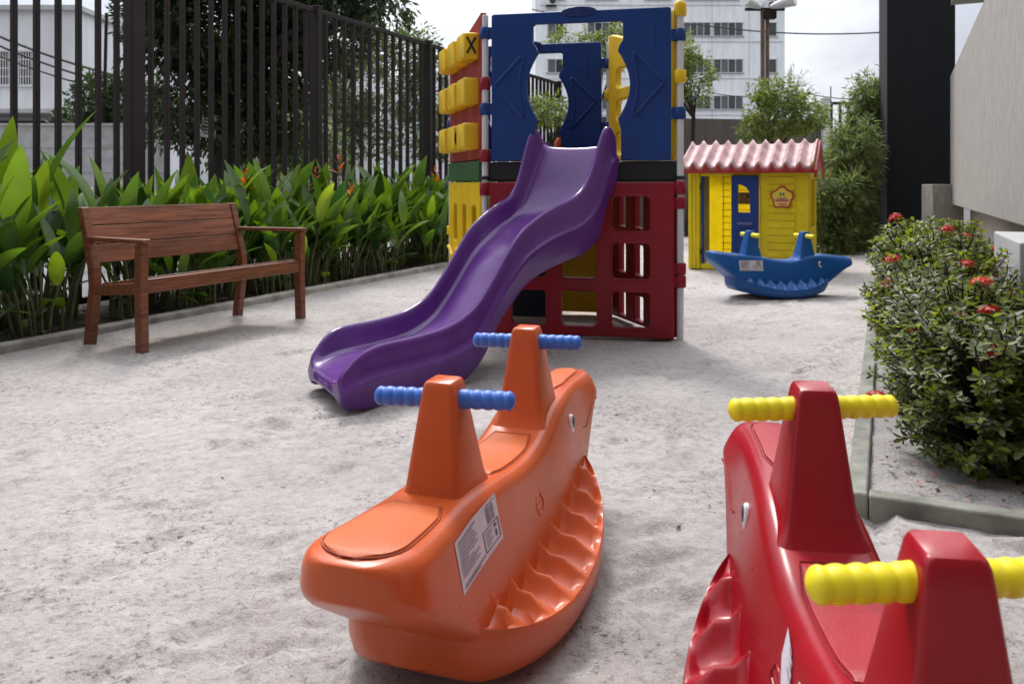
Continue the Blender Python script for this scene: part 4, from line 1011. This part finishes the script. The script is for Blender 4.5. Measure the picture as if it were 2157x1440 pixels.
for i in range(NS + 1):
    t = -0.005 + 1.02 * i / NS; c = spine(t); d = SDIR
    rt = SPER + SDIR * smooth_interp(SHEAR, t)
    zr, zb, zo = smooth_interp(RIM, t), smooth_interp(BED, t), smooth_interp(BOT, t)
    k = 1.0 - 0.06 * max(0, (t - 0.95) / 0.065) ** 2
    W = HWD * k; wi = W - 0.040; wb = wi - 0.05
    zm = lerp(zo, zr, 0.52)
    def ring_at(c, W, zr, zb, zo):
        wi = W - 0.040; wb = wi - 0.05; zm = lerp(zo, zr, 0.52)
        half = [(0, zb - 0.006), (wb * 0.5, zb - 0.003), (wb, zb + 0.004), (wb + 0.028, zb + 0.020), (wi - 0.012, lerp(zb, zr, 0.5)), (wi, zr - 0.018), (wi + 0.010, zr - 0.003),
            (W - 0.016, zr), (W - 0.004, zr - 0.012), (W, zr - 0.03), (W + 0.004, zm + 0.026), (W + 0.014, zm + 0.008), (W + 0.024, zm - 0.002), (W + 0.024, zm - 0.018), (W + 0.010, lerp(zm, zo, 0.6)), (W + 0.004, zo), (W - 0.03, zo),
            (W - 0.05, max(zo + 0.01, min(zb - 0.045, zo + 0.10)))]
        return [c + rt * x + V((0, 0, z)) - T0 for x, z in half] + [c + V((0, 0, max(zo + 0.012, min(zb - 0.05, zo + 0.10)))) - T0] + [c - rt * x + V((0, 0, z)) - T0 for x, z in reversed(half[1:])]
    rings.append(ring_at(c, W, zr, zb, zo))
for ext, dW, zr, zb, zo in ((0.020, 0.004, 0.178, 0.117, 0.010), (0.038, 0.012, 0.155, 0.108, 0.024), (0.048, 0.022, 0.130, 0.096, 0.042), (0.050, 0.03, 0.112, 0.088, 0.055)):
    rings.append(ring_at(c + SDIR * ext, W - dW, zr, zb, zo))
mb = MB(); mb.loft(rings)
sl = mb.build('slide', PURPLE, tw, smooth=40); fixnormals(sl)
ms_ = sl.modifiers.new('subsurf', 'SUBSURF'); ms_.levels = 1; ms_.render_levels = 1

# ------------------------------------------------------------------ rocking toys
TOPP = [(-0.69, 0.397), (-0.62, 0.393), (-0.5, 0.38), (-0.36, 0.370), (-0.22, 0.358), (-0.06, 0.332), (0.06, 0.322), (0.17, 0.332), (0.30, 0.368), (0.40, 0.378), (0.52, 0.375), (0.64, 0.366), (0.78, 0.354)]
BOTP = [(-0.69, 0.322), (-0.62, 0.272), (-0.52, 0.200), (-0.42, 0.13), (-0.30, 0.08), (0, 0.03), (0.30, 0.06), (0.45, 0.105), (0.55, 0.165), (0.66, 0.240), (0.78, 0.302)]
WID = [(-0.69, 0.113), (-0.5, 0.124), (-0.2, 0.130), (0.1, 0.127), (0.3, 0.120), (0.45, 0.108), (0.6, 0.095), (0.78, 0.088)]
def body_rings(x0, x1, n, zt, zb, wd, rend0, rend1, rc):
    rings = []; xs = []
    for i in range(10): xs.append(x0 + rend0 * (1 - cos(pi / 2 * i / 9)))
    for i in range(1, n): xs.append(lerp(x0 + rend0, x1 - rend1, i / n))
    for i in range(10): xs.append(x1 - rend1 * (1 - sin(pi / 2 * i / 9)))
    for x in xs:
        e = 1.0
        if x < x0 + rend0: q = (x0 + rend0 - x) / rend0; e = sqrt(max(0, 1 - q ** 2.6))
        if x > x1 - rend1: q = (x - x1 + rend1) / rend1; e = sqrt(max(0, 1 - q ** 2.6))
        a, b = zt(x), zb(x); hz = (a - b) / 2
        ww_ = max(0.03, wd(x) * (0.30 + 0.70 * e)) if e < 1 else wd(x)
        hz2 = hz * (0.80 + 0.20 * e); mid = (a + b) / 2
        r_ = min(rc, hz2 * 0.7, ww_ * 0.7)
        ring = []
        for cy, cz, a0 in ((ww_ - r_, hz2 - r_, 0), (-ww_ + r_, hz2 - r_, 90), (-ww_ + r_, -hz2 + r_, 180), (ww_ - r_, -hz2 + r_, 270)):
            for k in range(6):
                tt = radians(a0 + 90 * k / 5); zz = mid + cz + r_ * sin(tt); ring.append(V((x, (cy + r_ * cos(tt)) * taper(x, zz), zz)))
        rings.append(ring)
    return rings
def fr(x, z): a, b = smooth_interp(TOPP, x), smooth_interp(BOTP, x); return max(0, min(1, (z - b) / (a - b)))
def taper(x, z):
    k = max(0.25, min(1, (x + 0.72) / 0.35)); return 1 + k * lerp(0.18, -0.29, fr(x, z))
def rocker(loc, heading, mat, gmat, barmat, lab, tilt=0.0, bar_twist=0.0, sticker=None, sc=1.0):
    root = empty('rocking_toy', loc, heading, lab, 'rocking toy', 'animal-shaped rocking toys on the sand')
    root.rotation_euler = (0, -tilt, heading); root.scale = (sc, sc, sc)
    zt = lambda x: smooth_interp(TOPP, x); zb = lambda x: smooth_interp(BOTP, x); wd = lambda x: smooth_interp(WID, x)
    mb = MB(); mb.loft(body_rings(-0.69, 0.775, 70, zt, zb, wd, 0.11, 0.07, 0.034))
    # rocker base with the stepped foot ledges
    PIT = 0.106; n = 260; X0, X1 = -0.475, 0.51; rings = []
    for i in range(n + 1):
        x = lerp(X0, X1, i / n); s = (x - (X0 + X1) / 2) / ((X1 - X0) / 2)
        env = sqrt(max(0.0, 1 - abs(s) ** 2.2)); zin = 0.118 + 0.34 * (x - 0.02) ** 2
        cusp = max(0, 1.05 - sqrt(sin(pi * (x / PIT + 0.25)) ** 2 + 0.012)) ** 0.95   # scooped steps between sharp ridges
        bot = 0.0 + 0.29 * x * x + (0.9 * max(0, abs(x) - 0.40) ** 1.3 if abs(x) > 0.40 else 0)
        wi = wd(x) * 0.96; wo = 0.055 + (wi + 0.124 - 0.055) * env; wi = min(wi, wo - 0.012)
        wi = min(wi * (1.06 if x < 0.3 else 1.0), wo - 0.012); e1 = min(1, env * 1.3)
        zi = zin + (0.038 * cusp - 0.008) * e1; zo = max(bot + 0.030, zin - 0.040 * env); zmid = max(bot + 0.026, zin + (0.044 * cusp - 0.036) * e1)
        z8 = max(bot + 0.028, zin + (0.032 * cusp - 0.050) * e1)
        half = [(0, zin + 0.03), (wi * 0.8, zin + 0.03), (wi * 0.985, zi + 0.008), (wi + 0.003, zi), (wi + 0.008, zi - 0.005), (lerp(wi, wo, 0.20), lerp(zi, zmid, 0.85)), (lerp(wi, wo, 0.5), zmid), (lerp(wi, wo, 0.74), z8), (lerp(wi, wo, 0.84), lerp(z8, zo, 0.35)), (lerp(wi, wo, 0.91), lerp(z8, zo, 0.9)),
                (lerp(wi, wo, 0.96), zo), (wo - 0.002, zo - 0.004), (wo, zo - 0.012), (wo - 0.002, lerp(zo, bot, 0.6)), (wo - 0.014, bot + 0.010), (wo - 0.035, bot + 0.001), (0.045, bot)]
        rings.append([V((x, y, z)) for y, z in half] + [V((x, -y, z)) for y, z in reversed(half[1:])])
    mb.loft(rings)
    body = mb.build('body', mat, root, smooth=50); fixnormals(body)
    # seat pads
    for xa_, xb_, side in ((-0.668, -0.40, -1), (-0.155, 0.165, 0), (0.43, 0.745, 1)):
        mb = MB(); rows = []
        for i in range(25):
            x = lerp(xa_, xb_, i / 24); w_ = wd(x) * taper(x, 9) - 0.030
            q = (x - xa_) / (xb_ - xa_)
            if side == -1: w_ *= sqrt(max(0.0, 1 - max(0, 1 - q * 3.2) ** 2.4)) * (1 - 0.25 * max(0, q - 0.8) / 0.2); w_ = max(w_, 0.012)
            elif side == 1: w_ *= sqrt(max(0.0, 1 - max(0, 1 - (1 - q) * 4.0) ** 2.4)) * (1 - 0.30 * max(0, 0.2 - q) / 0.2); w_ = max(w_, 0.012)
            else: w_ *= 1 - 0.22 * max(0, q - 0.75) / 0.25 - 0.12 * max(0, 0.15 - q) / 0.15
            z = zt(x); edge = 0.0 if 0 < i < 24 else -0.006
            lift = 0.005
            rows.append([V((x, -w_, z - 0.006)), V((x, -w_ + 0.002, z + lift + edge - 0.001)), V((x, -w_ + 0.006, z + lift + edge)), V((x, 0, z + lift + 0.001 + edge)), V((x, w_ - 0.006, z + lift + edge)), V((x, w_ - 0.002, z + lift + edge - 0.001)), V((x, w_, z - 0.006))])
        mb.loft(rows, False, False); o = mb.build('seat_pad', gmat, root, smooth=50); fixnormals(o)
        mb = MB()                                    # darker thread, crease shade put into its colour, along the groove round the pad
        loop = [r_[0] + V((0, -0.003, 0.0065)) for r_ in rows] + [r_[-1] + V((0, 0.003, 0.0065)) for r_ in reversed(rows)]
        loop.append(loop[0]); mb.tube(loop, 0.0015, 5, False); mb.build('pad_groove_shade', matte(mat.name + ' groove', [c * 0.7 for c in PCOL[mat.name]], 0.6, 0.1, 5, 0), o, smooth=60)
    # pillars and grips
    for xp, sg in ((-0.278, 1), (0.282, 1)):
        zb0 = zt(xp) - 0.03; mb = MB(); rings = []
        for s, z in ((0, zb0), (0.06, zb0 + 0.02), (0.14, zb0 + 0.045), (0.90, 0.556), (0.955, 0.576), (0.985, 0.583), (1.0, 0.586)):
            f_ = 1.0 if s <= 0.9 else sqrt(max(0, 1 - ((s - 0.9) / 0.112) ** 2)) * 0.35 + 0.65
            fl = 1 + 0.22 * max(0, (0.14 - s) / 0.14) ** 2
            x0_, x1_ = lerp(-0.075, -0.030, min(s, 0.95)), lerp(0.098, 0.040, min(s, 0.95)); yw = lerp(0.064, 0.034, min(s, 0.95))
            xm = (x0_ + x1_) / 2; hx = (x1_ - x0_) / 2 * f_ * fl; hy = yw * f_ * fl
            rings.append([V((xp + xm + x, y, z)) for x, y in rrect(-hx, -hy, hx, hy, min(hx, hy) * 0.26, 4)])
        mb.loft(rings); pil = mb.build('handle_pillar', mat, root, smooth=45)
        mb = MB(); pr = []; half = 0.152
        for i in range(-60, 61):
            y = half * i / 60; a = abs(y); rr = 0.0165
            if a > 0.033: rr = 0.0178 + 0.0028 * abs(sin(pi * (a - 0.036) / 0.0235)) ** 0.8
            if a < 0.041: rr = 0.021
            if a > half - 0.016: rr *= sqrt(max(0.0, 1 - ((a - half + 0.016) / 0.0162) ** 2))
            pr.append((y, max(rr, 0.0005)))
        R_ = Matrix.Rotation(bar_twist, 3, 'Z')
        mb.tube([V((xp + 0.006, 0, 0.546)) + R_ @ V((0, y, 0)) for y, _ in pr], [q for _, q in pr], 16)
        mb.build('hand_grip', barmat, root, smooth=60)
    # eyes and mouth crease
    for sy in (-1, 1):
        xe, ze = 0.40, 0.292; ye = wd(xe) * taper(xe, ze) * sy
        mb = MB(); ri = [[V((xe + 0.019 * k * cos(t) - 0.006 * k * sin(t), ye + sy * h, ze + 0.030 * k * sin(t))) for t in [2 * pi * i / 20 for i in range(20)]] for k, h in ((1, -0.004), (1, 0.0015), (0.9, 0.004), (0.4, 0.005))]
        mb.loft(ri); eye = mb.build('eye', EYEW, root, smooth=60); fixnormals(eye)
        for k0, dz, h, mt, nm in ((0.72, 0.005, 0.0056, EYEB, 'iris'), (0.50, 0.008, 0.0062, BLACK, 'pupil')):
            mb = MB(); ri = [[V((xe + 0.003 + 0.018 * k * cos(t) - 0.006 * k * sin(t), ye + sy * hh, ze + dz + 0.028 * k * sin(t))) for t in [2 * pi * i / 16 for i in range(16)]] for k, hh in ((k0, 0.003), (k0 * 0.9, h), (0.05, h + 0.0004))]
            mb.loft(ri); q = mb.build(nm, mt, eye, smooth=60); fixnormals(q)
        mb = MB(); pts = []
        for i in range(13):
            s = i / 12; x = lerp(0.705, 0.52, s); z = 0.285 - 0.07 * s ** 1.6 + (0.03 * max(0, s - 0.8) / 0.2); pts.append(V((x, sy * wd(x) * taper(x, z), z)))
        mb.tube(pts, 0.0022, 5); mb.build('mouth_line', matte(mat.name + ' groove', (0.1, 0.01, 0.01), .6), root)
    # moulded emblem on the flank
    for sy in (-1, 1):
        mb = MB(); pts = [(-0.028, 0.0), (-0.014, 0.022), (0.014, 0.022), (0.028, 0.0), (0.014, -0.022), (-0.014, -0.022), (-0.028, 0)]
        Ye = lambda z: sy * (wd(0.03) * taper(0.03, z) - 0.0005); mb.tube([V((0.03 + a, Ye(0.215 + b), 0.215 + b)) for a, b in pts], 0.0028, 6)
        for q in (-0.008, 0.004): mb.tube([V((0.03 - 0.016, Ye(0.215 + q), 0.215 + q)), V((0.03 + 0.016, Ye(0.219 + q), 0.219 + q))], 0.0024, 6)
        mb.build('emblem', mat, root, smooth=60)
    if sticker: sticker(root, wd)
    return root
PCOL = {ORANGE.name: (0.40, 0.055, 0.015), REDP.name: (0.28, 0.006, 0.014), BLUES.name: (0.006, 0.06, 0.2)}
def sticker_full(side, xa_, xb_, za, zb):
    def f(root, wd):
        y = lambda x, z: side * (wd(x) * taper(x, z) + 0.0012)
        def sheet(x0, x1, z0, z1, off, m, name, par):
            mb = MB(); n = 8; vs = []
            for i in range(n + 1):
                x = lerp(x0, x1, i / n); vs += [V((x, y(x, z0) + side * off, z0)), V((x, y(x, z1) + side * off, z1))]
            mb.add(vs, [(2 * i, 2 * i + 2, 2 * i + 3, 2 * i + 1) for i in range(n)]); return mb.build(name, m, par, smooth=60)
        st = sheet(xa_, xb_, za, zb, 0, STICK, 'sticker', root)
        mb = MB(); X = lambda s: lerp(xa_, xb_, s if side < 0 else 1 - s); Z = lambda s: lerp(za, zb, s)
        rr = random.Random(5)
        def bar(s0, s1, t0, t1):
            x0, x1, z0, z1 = X(s0), X(s1), Z(t0), Z(t1); mb.add([V((a, y(a, b) + side * 0.0012, b)) for a, b in ((x0, z0), (x1, z0), (x1, z1), (x0, z1))], [(0, 1, 2, 3)])
        bar(0.05, 0.48, 0.90, 0.925); bar(0.72, 0.95, 0.93, 0.945)
        for i in range(11): bar(0.05, 0.05 + rr.uniform(0.18, 0.45), 0.84 - 0.058 * i, 0.84 - 0.058 * i + 0.018)
        bar(0.05, 0.56, 0.10, 0.125); bar(0.05, 0.44, 0.055, 0.07)
        for i in range(12): bar(0.72 + 0.0155 * i, 0.72 + 0.0155 * i + rr.choice((0.005, 0.009)), 0.58, 0.90)
        for a in (0.585, 0.945): bar(a, a + 0.014, 0.12, 0.52)
        for a in (0.11, 0.51): bar(0.585, 0.959, a, a + 0.018)
        for i in range(5): bar(0.63, 0.63 + rr.uniform(0.1, 0.17), 0.44 - 0.06 * i, 0.455 - 0.06 * i)
        bar(0.84, 0.90, 0.40, 0.46); bar(0.855, 0.885, 0.20, 0.34)
        mb.build('print', INK, st, smooth=0)
    return f
def sticker_torn(root, wd):
    for pts in ([(-0.015, 0.292), (0.025, 0.305), (0.025, 0.262), (-0.025, 0.205), (-0.065, 0.195), (-0.09, 0.215), (-0.04, 0.262)],
                [(-0.105, 0.300), (-0.07, 0.288), (-0.08, 0.25), (-0.14, 0.195), (-0.20, 0.185), (-0.20, 0.262)]):
        mb = MB(); vs = [V((x, wd(x) * taper(x, z) + 0.0016, z)) for x, z in pts]; mb.add(vs, [tuple(range(len(vs)))])
        st = mb.build('torn_sticker', STICK, root, smooth=0)
        mb = MB(); rr = random.Random(len(pts))
        (xm, zm) = (sum(p[0] for p in pts) / len(pts), sum(p[1] for p in pts) / len(pts))
        for k in range(6):
            z = zm + 0.036 - 0.012 * k; x = xm + 0.012 - 0.006 * k; mb.add([V((a, wd(a) * taper(a, b) + 0.0030, b)) for a, b in ((x - 0.02, z), (x + rr.uniform(0.005, 0.02), z + 0.008), (x + 0.012, z + 0.011), (x - 0.02, z + 0.003))], [(0, 1, 2, 3)])
        mb.build('print', MATS['sticker ink'] if 'sticker ink' in MATS else matte('sticker ink', (0.3, 0.27, 0.33), .7, .1, 5, 0), st, smooth=0)
rocker(V((-0.049, 1.98, 0)), atan2(0.945, 0.327), ORANGE, ORANGE_G, BLUEBAR, 'orange animal rocking toy with blue grips in front of the slide', radians(1.5), radians(9), sticker_full(-1, -0.472, -0.235, 0.252, 0.345), 1.01)
rocker(V((0.522, 1.215, 0)), atan2(0.993, 0.118), REDP, REDP_G, YELBAR, 'red animal rocking toy with yellow grips and torn sticker', radians(3.0), radians(10), sticker_torn, 1.045)
bl = gnd(1632, 622)
rocker(bl, radians(15), BLUES, BLUES_G, YELBAR, 'blue animal rocking toy with yellow grips before the playhouse', radians(-2), 0.0, sticker_full(-1, -0.44, -0.20, 0.235, 0.325), 0.97)

# ------------------------------------------------------------------ playhouse
h1 = V((2.05, 9.39, 0)); ph = empty('playhouse', h1, atan2(ev.y, ev.x), 'yellow plastic playhouse with glare-paled red tile roof and blue door', 'playhouse')
HW, HD, HE = 1.33, 1.05, 1.15                         # width (x), depth (+y), eaves
def hbox(name, boxes, mat, parent=ph, bev=0.008, smooth=0):
    mb = MB()
    for c, d in boxes: mb.box(c, d)
    return mb.build(name, mat, parent, smooth=smooth, bevel=bev)
wl = hbox('wall', [((0.07, 0.03, HE / 2), (0.14, 0.06, HE)), ((1.065, 0.03, HE / 2), (0.53, 0.06, HE)), ((0.47, 0.032, HE - 0.04), (0.655, 0.05, 0.08)), ((0.47, 0.03, 0.03), (0.655, 0.05, 0.06)),
       *[b for sx in (0.03, HW - 0.03) for b in (((sx, HD / 2, 0.24), (0.055, HD - 0.13, 0.48)), ((sx, HD / 2, HE - 0.06), (0.055, HD - 0.13, 0.12)), ((sx, 0.15, 0.755), (0.055, 0.17, 0.548)), ((sx, HD - 0.15, 0.755), (0.055, 0.17, 0.548)))], ], YELH)
mb = MB(); mb.add([V((0.02, HD - 0.03, 0)), V((HW - 0.02, HD - 0.03, 0)), V((HW - 0.02, HD - 0.03, HE)), V((0.02, HD - 0.03, HE))], [(0, 1, 2, 3)]); mb.build('wall', YELT, ph, smooth=0)
hbox('siding', [((1.03, -0.004, 0.12 + 0.082 * i), (0.30, 0.014, 0.070)) for i in range(12)], YELH, ph, 0.006)
hbox('corner_post', [((1.27, -0.003, HE / 2), (0.10, 0.018, HE - 0.04))], YELH, ph, 0.006)
hbox('corner_post', [((x, -0.002, HE / 2), (0.030, 0.016, HE - 0.05)) for x in (0.03, 0.075, 0.115)], YELH, ph, 0.006)
hbox('siding', [((0.50, HD - 0.034, 0.07 + 0.083 * i), (0.60, 0.006, 0.010)) for i in range(13)] + [((x, HD - 0.034, 0.58), (0.012, 0.0062, 1.02)) for x in (0.22, 0.78)], YELT, ph, 0.002)
mb = MB()
for sx in (0.03, HW - 0.03): mb.add([V((sx - 0.027, 0.0, HE)), V((sx + 0.027, 0.0, HE)), V((sx + 0.027, HD, HE)), V((sx - 0.027, HD, HE)), V((sx - 0.027, HD / 2, 1.40)), V((sx + 0.027, HD / 2, 1.40))], [(0, 1, 5, 4), (2, 3, 4, 5), (0, 4, 3), (1, 2, 5), (0, 3, 2, 1)])
mb.build('gable', YELH, ph, smooth=0)
# inner sticker on the back wall
st = hbox('notice', [((0.50, HD - 0.046, 0.80), (0.20, 0.006, 0.15))], matte('notice print', (0.42, 0.26, 0.05), .5, .35, 30, 0), ph, 0)
mb = MB(); rr = random.Random(2)
for i in range(5): mb.box((0.47 + rr.uniform(-.01, .01), HD - 0.051, 0.855 - 0.026 * i), (0.10 + 0.04 * rr.random(), 0.003, 0.010))
mb.box((0.53, HD - 0.051, 0.83), (0.05, 0.003, 0.05)); mb.build('print', INK, st, smooth=0)
# roof of wavy tiles
def tile_h(s): f_ = s % 1.0; return 0.072 * (1 - sin(pi * f_)) ** 1.5
NT = 10; x0_, x1_ = -0.07, HW + 0.05; zr, ze = 1.435, 1.145
for sgn in (0, 1):
    mb = MB(); rows = []; nx = NT * 14
    for j in range(8):
        s = j / 7
        yy = lerp(HD / 2, -0.10, s) if sgn == 0 else lerp(HD / 2, HD + 0.10, s); zz = lerp(zr, ze, s)
        rows.append([V((lerp(x0_, x1_, i / nx), yy, zz + tile_h(NT * i / nx) * (0.85 + 0.15 * s))) for i in range(nx + 1)])
    edge = rows[-1]
    mb.loft(rows, False, False)
    o = mb.build('roof', ROOFP, ph, smooth=50)
    if sgn == 0:
        lip = MB(); lip.loft([[V((p.x, p.y - 0.004, p.z - 0.006)) for p in edge], [V((p.x, p.y - 0.004, p.z - 0.030)) for p in edge], [V((p.x, p.y, ze - 0.04)) for p in edge]], False, False)
        lo_ = lip.build('roof_edge', ROOFD, ph, smooth=50); q_ = lo_.modifiers.new('solid', 'SOLIDIFY'); q_.thickness = 0.008; q_.offset = -1
    so_ = o.modifiers.new('solid', 'SOLIDIFY'); so_.thickness = 0.016; so_.offset = -1
hbox('eave', [((HW / 2 - 0.01, -0.093, ze - 0.022), (HW + 0.13, 0.018, 0.040))], ROOFD)
mb = MB()
for xx in (x1_ + 0.002,):
    for sg in (-1, 1):
        a = V((xx, HD / 2, zr + 0.05)); b = V((xx, HD / 2 + sg * (HD / 2 + 0.11), ze - 0.01)); nn = V((0.03, 0, 0)); dn = V((0, 0, -0.085))
        mb.add([a, b, b + dn, a + dn, a + nn, b + nn, b + dn + nn, a + dn + nn], [(0, 1, 2, 3), (4, 7, 6, 5), (0, 4, 5, 1), (1, 5, 6, 2), (2, 6, 7, 3), (3, 7, 4, 0)])
o = mb.build('bargeboard', ROOFD, ph, smooth=0, bevel=0.006); fixnormals(o)
# doors
Md = Matrix(((1, 0, 0, 0), (0, 0, -1, 0), (0, 1, 0, 0), (0, 0, 0, 1)))
dx0, dx1 = 0.495, 0.795
win = [(dx0 + 0.075, 0.66), (dx0 + 0.205, 0.66), (dx0 + 0.205, 0.82)]
for i in range(9): t = pi / 2 * i / 8; win.append((dx0 + 0.075 + 0.13 * cos(t), 0.84 + 0.135 * sin(t)))
dr = plate('door', [rrect(dx0, 0.07, dx1, 1.075, 0.012), win], 0.045, BLUE, Matrix.Translation((0, -0.012, 0)) @ Md, ph, 0.008)
hbox('handle', [(((dx0 + dx1) / 2, -0.045, 0.535), (0.17, 0.03, 0.03))], plastic('grey blue plastic', (0.09, 0.11, 0.26), .4), dr, 0.008)
pts = rrect(dx0 + 0.05, 0.14, dx1 - 0.05, 0.48, 0.02); mb = MB(); mb.tube([V((x, -0.034, z)) for x, z in pts + pts[:1]], 0.007, 6); mb.build('moulding', BLUE, dr, smooth=80)
o = hbox('door', [((0.165, 0.16, 0.57), (0.03, 0.30, 1.0))], BLUE); hbox('hinge', [((0.158, -0.004, 0.95), (0.04, 0.02, 0.05)), ((0.158, -0.004, 0.2), (0.04, 0.02, 0.05))], BLACKP, o, 0)
# smiling star badge
def starpts(R, k=0.80, n=60):
    p = []
    for i in range(n):
        t = 2 * pi * i / n + pi / 2; m_ = 0.5 + 0.5 * cos(5 * (t - pi / 2)); p.append((R * (k + (1 - k) * m_) * cos(t), R * (k + (1 - k) * m_) * sin(t)))
    return p
bc = (1.045, 0.83)
bdg = plate('badge', [[(bc[0] + x, bc[1] + z) for x, z in starpts(0.135)]], 0.016, plastic('badge red', (0.42, 0.05, 0.03), .4), Matrix.Translation((0, -0.018, 0)) @ Md, ph, 0.004)
plate('face', [[(bc[0] + x, bc[1] + z) for x, z in starpts(0.112)]], 0.010, plastic('badge yellow', (0.72, 0.55, 0.06), .4), Matrix.Translation((0, -0.026, 0)) @ Md, bdg, 0.002)
for sx in (-1, 1):
    mb = MB(); mb.tube([V((bc[0] + sx * 0.016, -0.0305, bc[1] + 0.038)), V((bc[0] + sx * 0.016, -0.034, bc[1] + 0.038))], 0.011, 12); mb.v = [(x, y, bc[1] + 0.038 + (z - bc[1] - 0.038) * 1.7) for x, y, z in mb.v]
    mb.build('eye', EYEB, bdg)
mb = MB(); mb.tube([V((bc[0] + 0.05 * sin(t), -0.032, bc[1] + 0.022 - 0.030 * cos(t))) for t in [lerp(-1.2, 1.2, i / 10) for i in range(11)]], 0.0045, 6); mb.build('smile', INK, bdg)
hbox('banner', [((bc[0], -0.032, bc[1] - 0.030), (0.155, 0.006, 0.034)), ((bc[0], -0.032, bc[1] - 0.072), (0.10, 0.006, 0.022))], plastic('badge pink', (0.62, 0.30, 0.24), .5), bdg, 0)
mb = MB()
for i in range(9): mb.box((bc[0] - 0.06 + 0.015 * i, -0.0365, bc[1] - 0.030), (0.009, 0.003, 0.018 + 0.004 * (i % 2)))
for i in range(7): mb.box((bc[0] - 0.035 + 0.0115 * i, -0.0365, bc[1] - 0.072), (0.007, 0.003, 0.010))
mb.build('lettering', CRIMB, bdg, smooth=0)

# ------------------------------------------------------------------ litter on the sand
r = random.Random(21); mb = MB()
for k in range(1700):
    y = 1.5 + 9 * r.random() ** 1.3; l = r.uniform(-4.9, 0.9)
    if l > KR - 0.05 and y > 2.4: continue
    p = LY(l, y, 0); p.z = relief(l, y) + 0.005
    s = r.uniform(0.005, 0.016) if r.random() < 0.94 else r.uniform(0.016, 0.034)
    a = r.uniform(0, 6.3); kite(mb, p, V((cos(a), sin(a), r.uniform(-0.1, 0.35))), V((0, 0, 1)) + rdir(r) * 0.5, s, s * r.uniform(0.18, 0.4))
tag(mb.build('leaf_litter', leafmat('dry litter', (0.02, 0.016, 0.012), (0.10, 0.075, 0.05), 0.05, 0.8), smooth=0), kind='stuff')
mb = MB()
for k in range(420):
    if r.random() < 0.85: p = C0 + dv * (0.05 + 1.6 * r.random() ** 1.2) + ev * (0.08 + 1.0 * r.random()); p.z = 0.045
    else: p = C0 + dv * r.uniform(0, 2.2) - ev * r.uniform(0.0, 0.22); p.z = 0.004
    a = r.uniform(0, 6.3); s = r.uniform(0.008, 0.018); kite(mb, p, V((cos(a), sin(a), r.uniform(-.1, .4))), V((0, 0, 1)) + rdir(r) * 0.5, s, s * 0.55)
tag(mb.build('fallen_petals', PETR, smooth=0), kind='stuff')
mb = MB()
for k in range(900):
    p = LY(r.uniform(-6.3, KL - 0.1), 3 + 9 * r.random(), 0.02); a = r.uniform(0, 6.3); s = r.uniform(0.03, 0.11); kite(mb, p, V((cos(a), sin(a), r.uniform(-.1, .3))), V((0, 0, 1)) + rdir(r) * 0.4, s, s * 0.35)
for k in range(700):
    p = C0 + dv * (0.1 + 5 * r.random() ** 1.3) + ev * (0.1 + 1.2 * r.random()); p.z = 0.042; a = r.uniform(0, 6.3); s = r.uniform(0.015, 0.045); kite(mb, p, V((cos(a), sin(a), r.uniform(-.1, .3))), V((0, 0, 1)) + rdir(r) * 0.4, s, s * 0.4)
tag(mb.build('dry_leaves', leafmat('dry bed litter', (0.03, 0.022, 0.015), (0.16, 0.11, 0.06), 0.05, 0.8), smooth=0), kind='stuff')
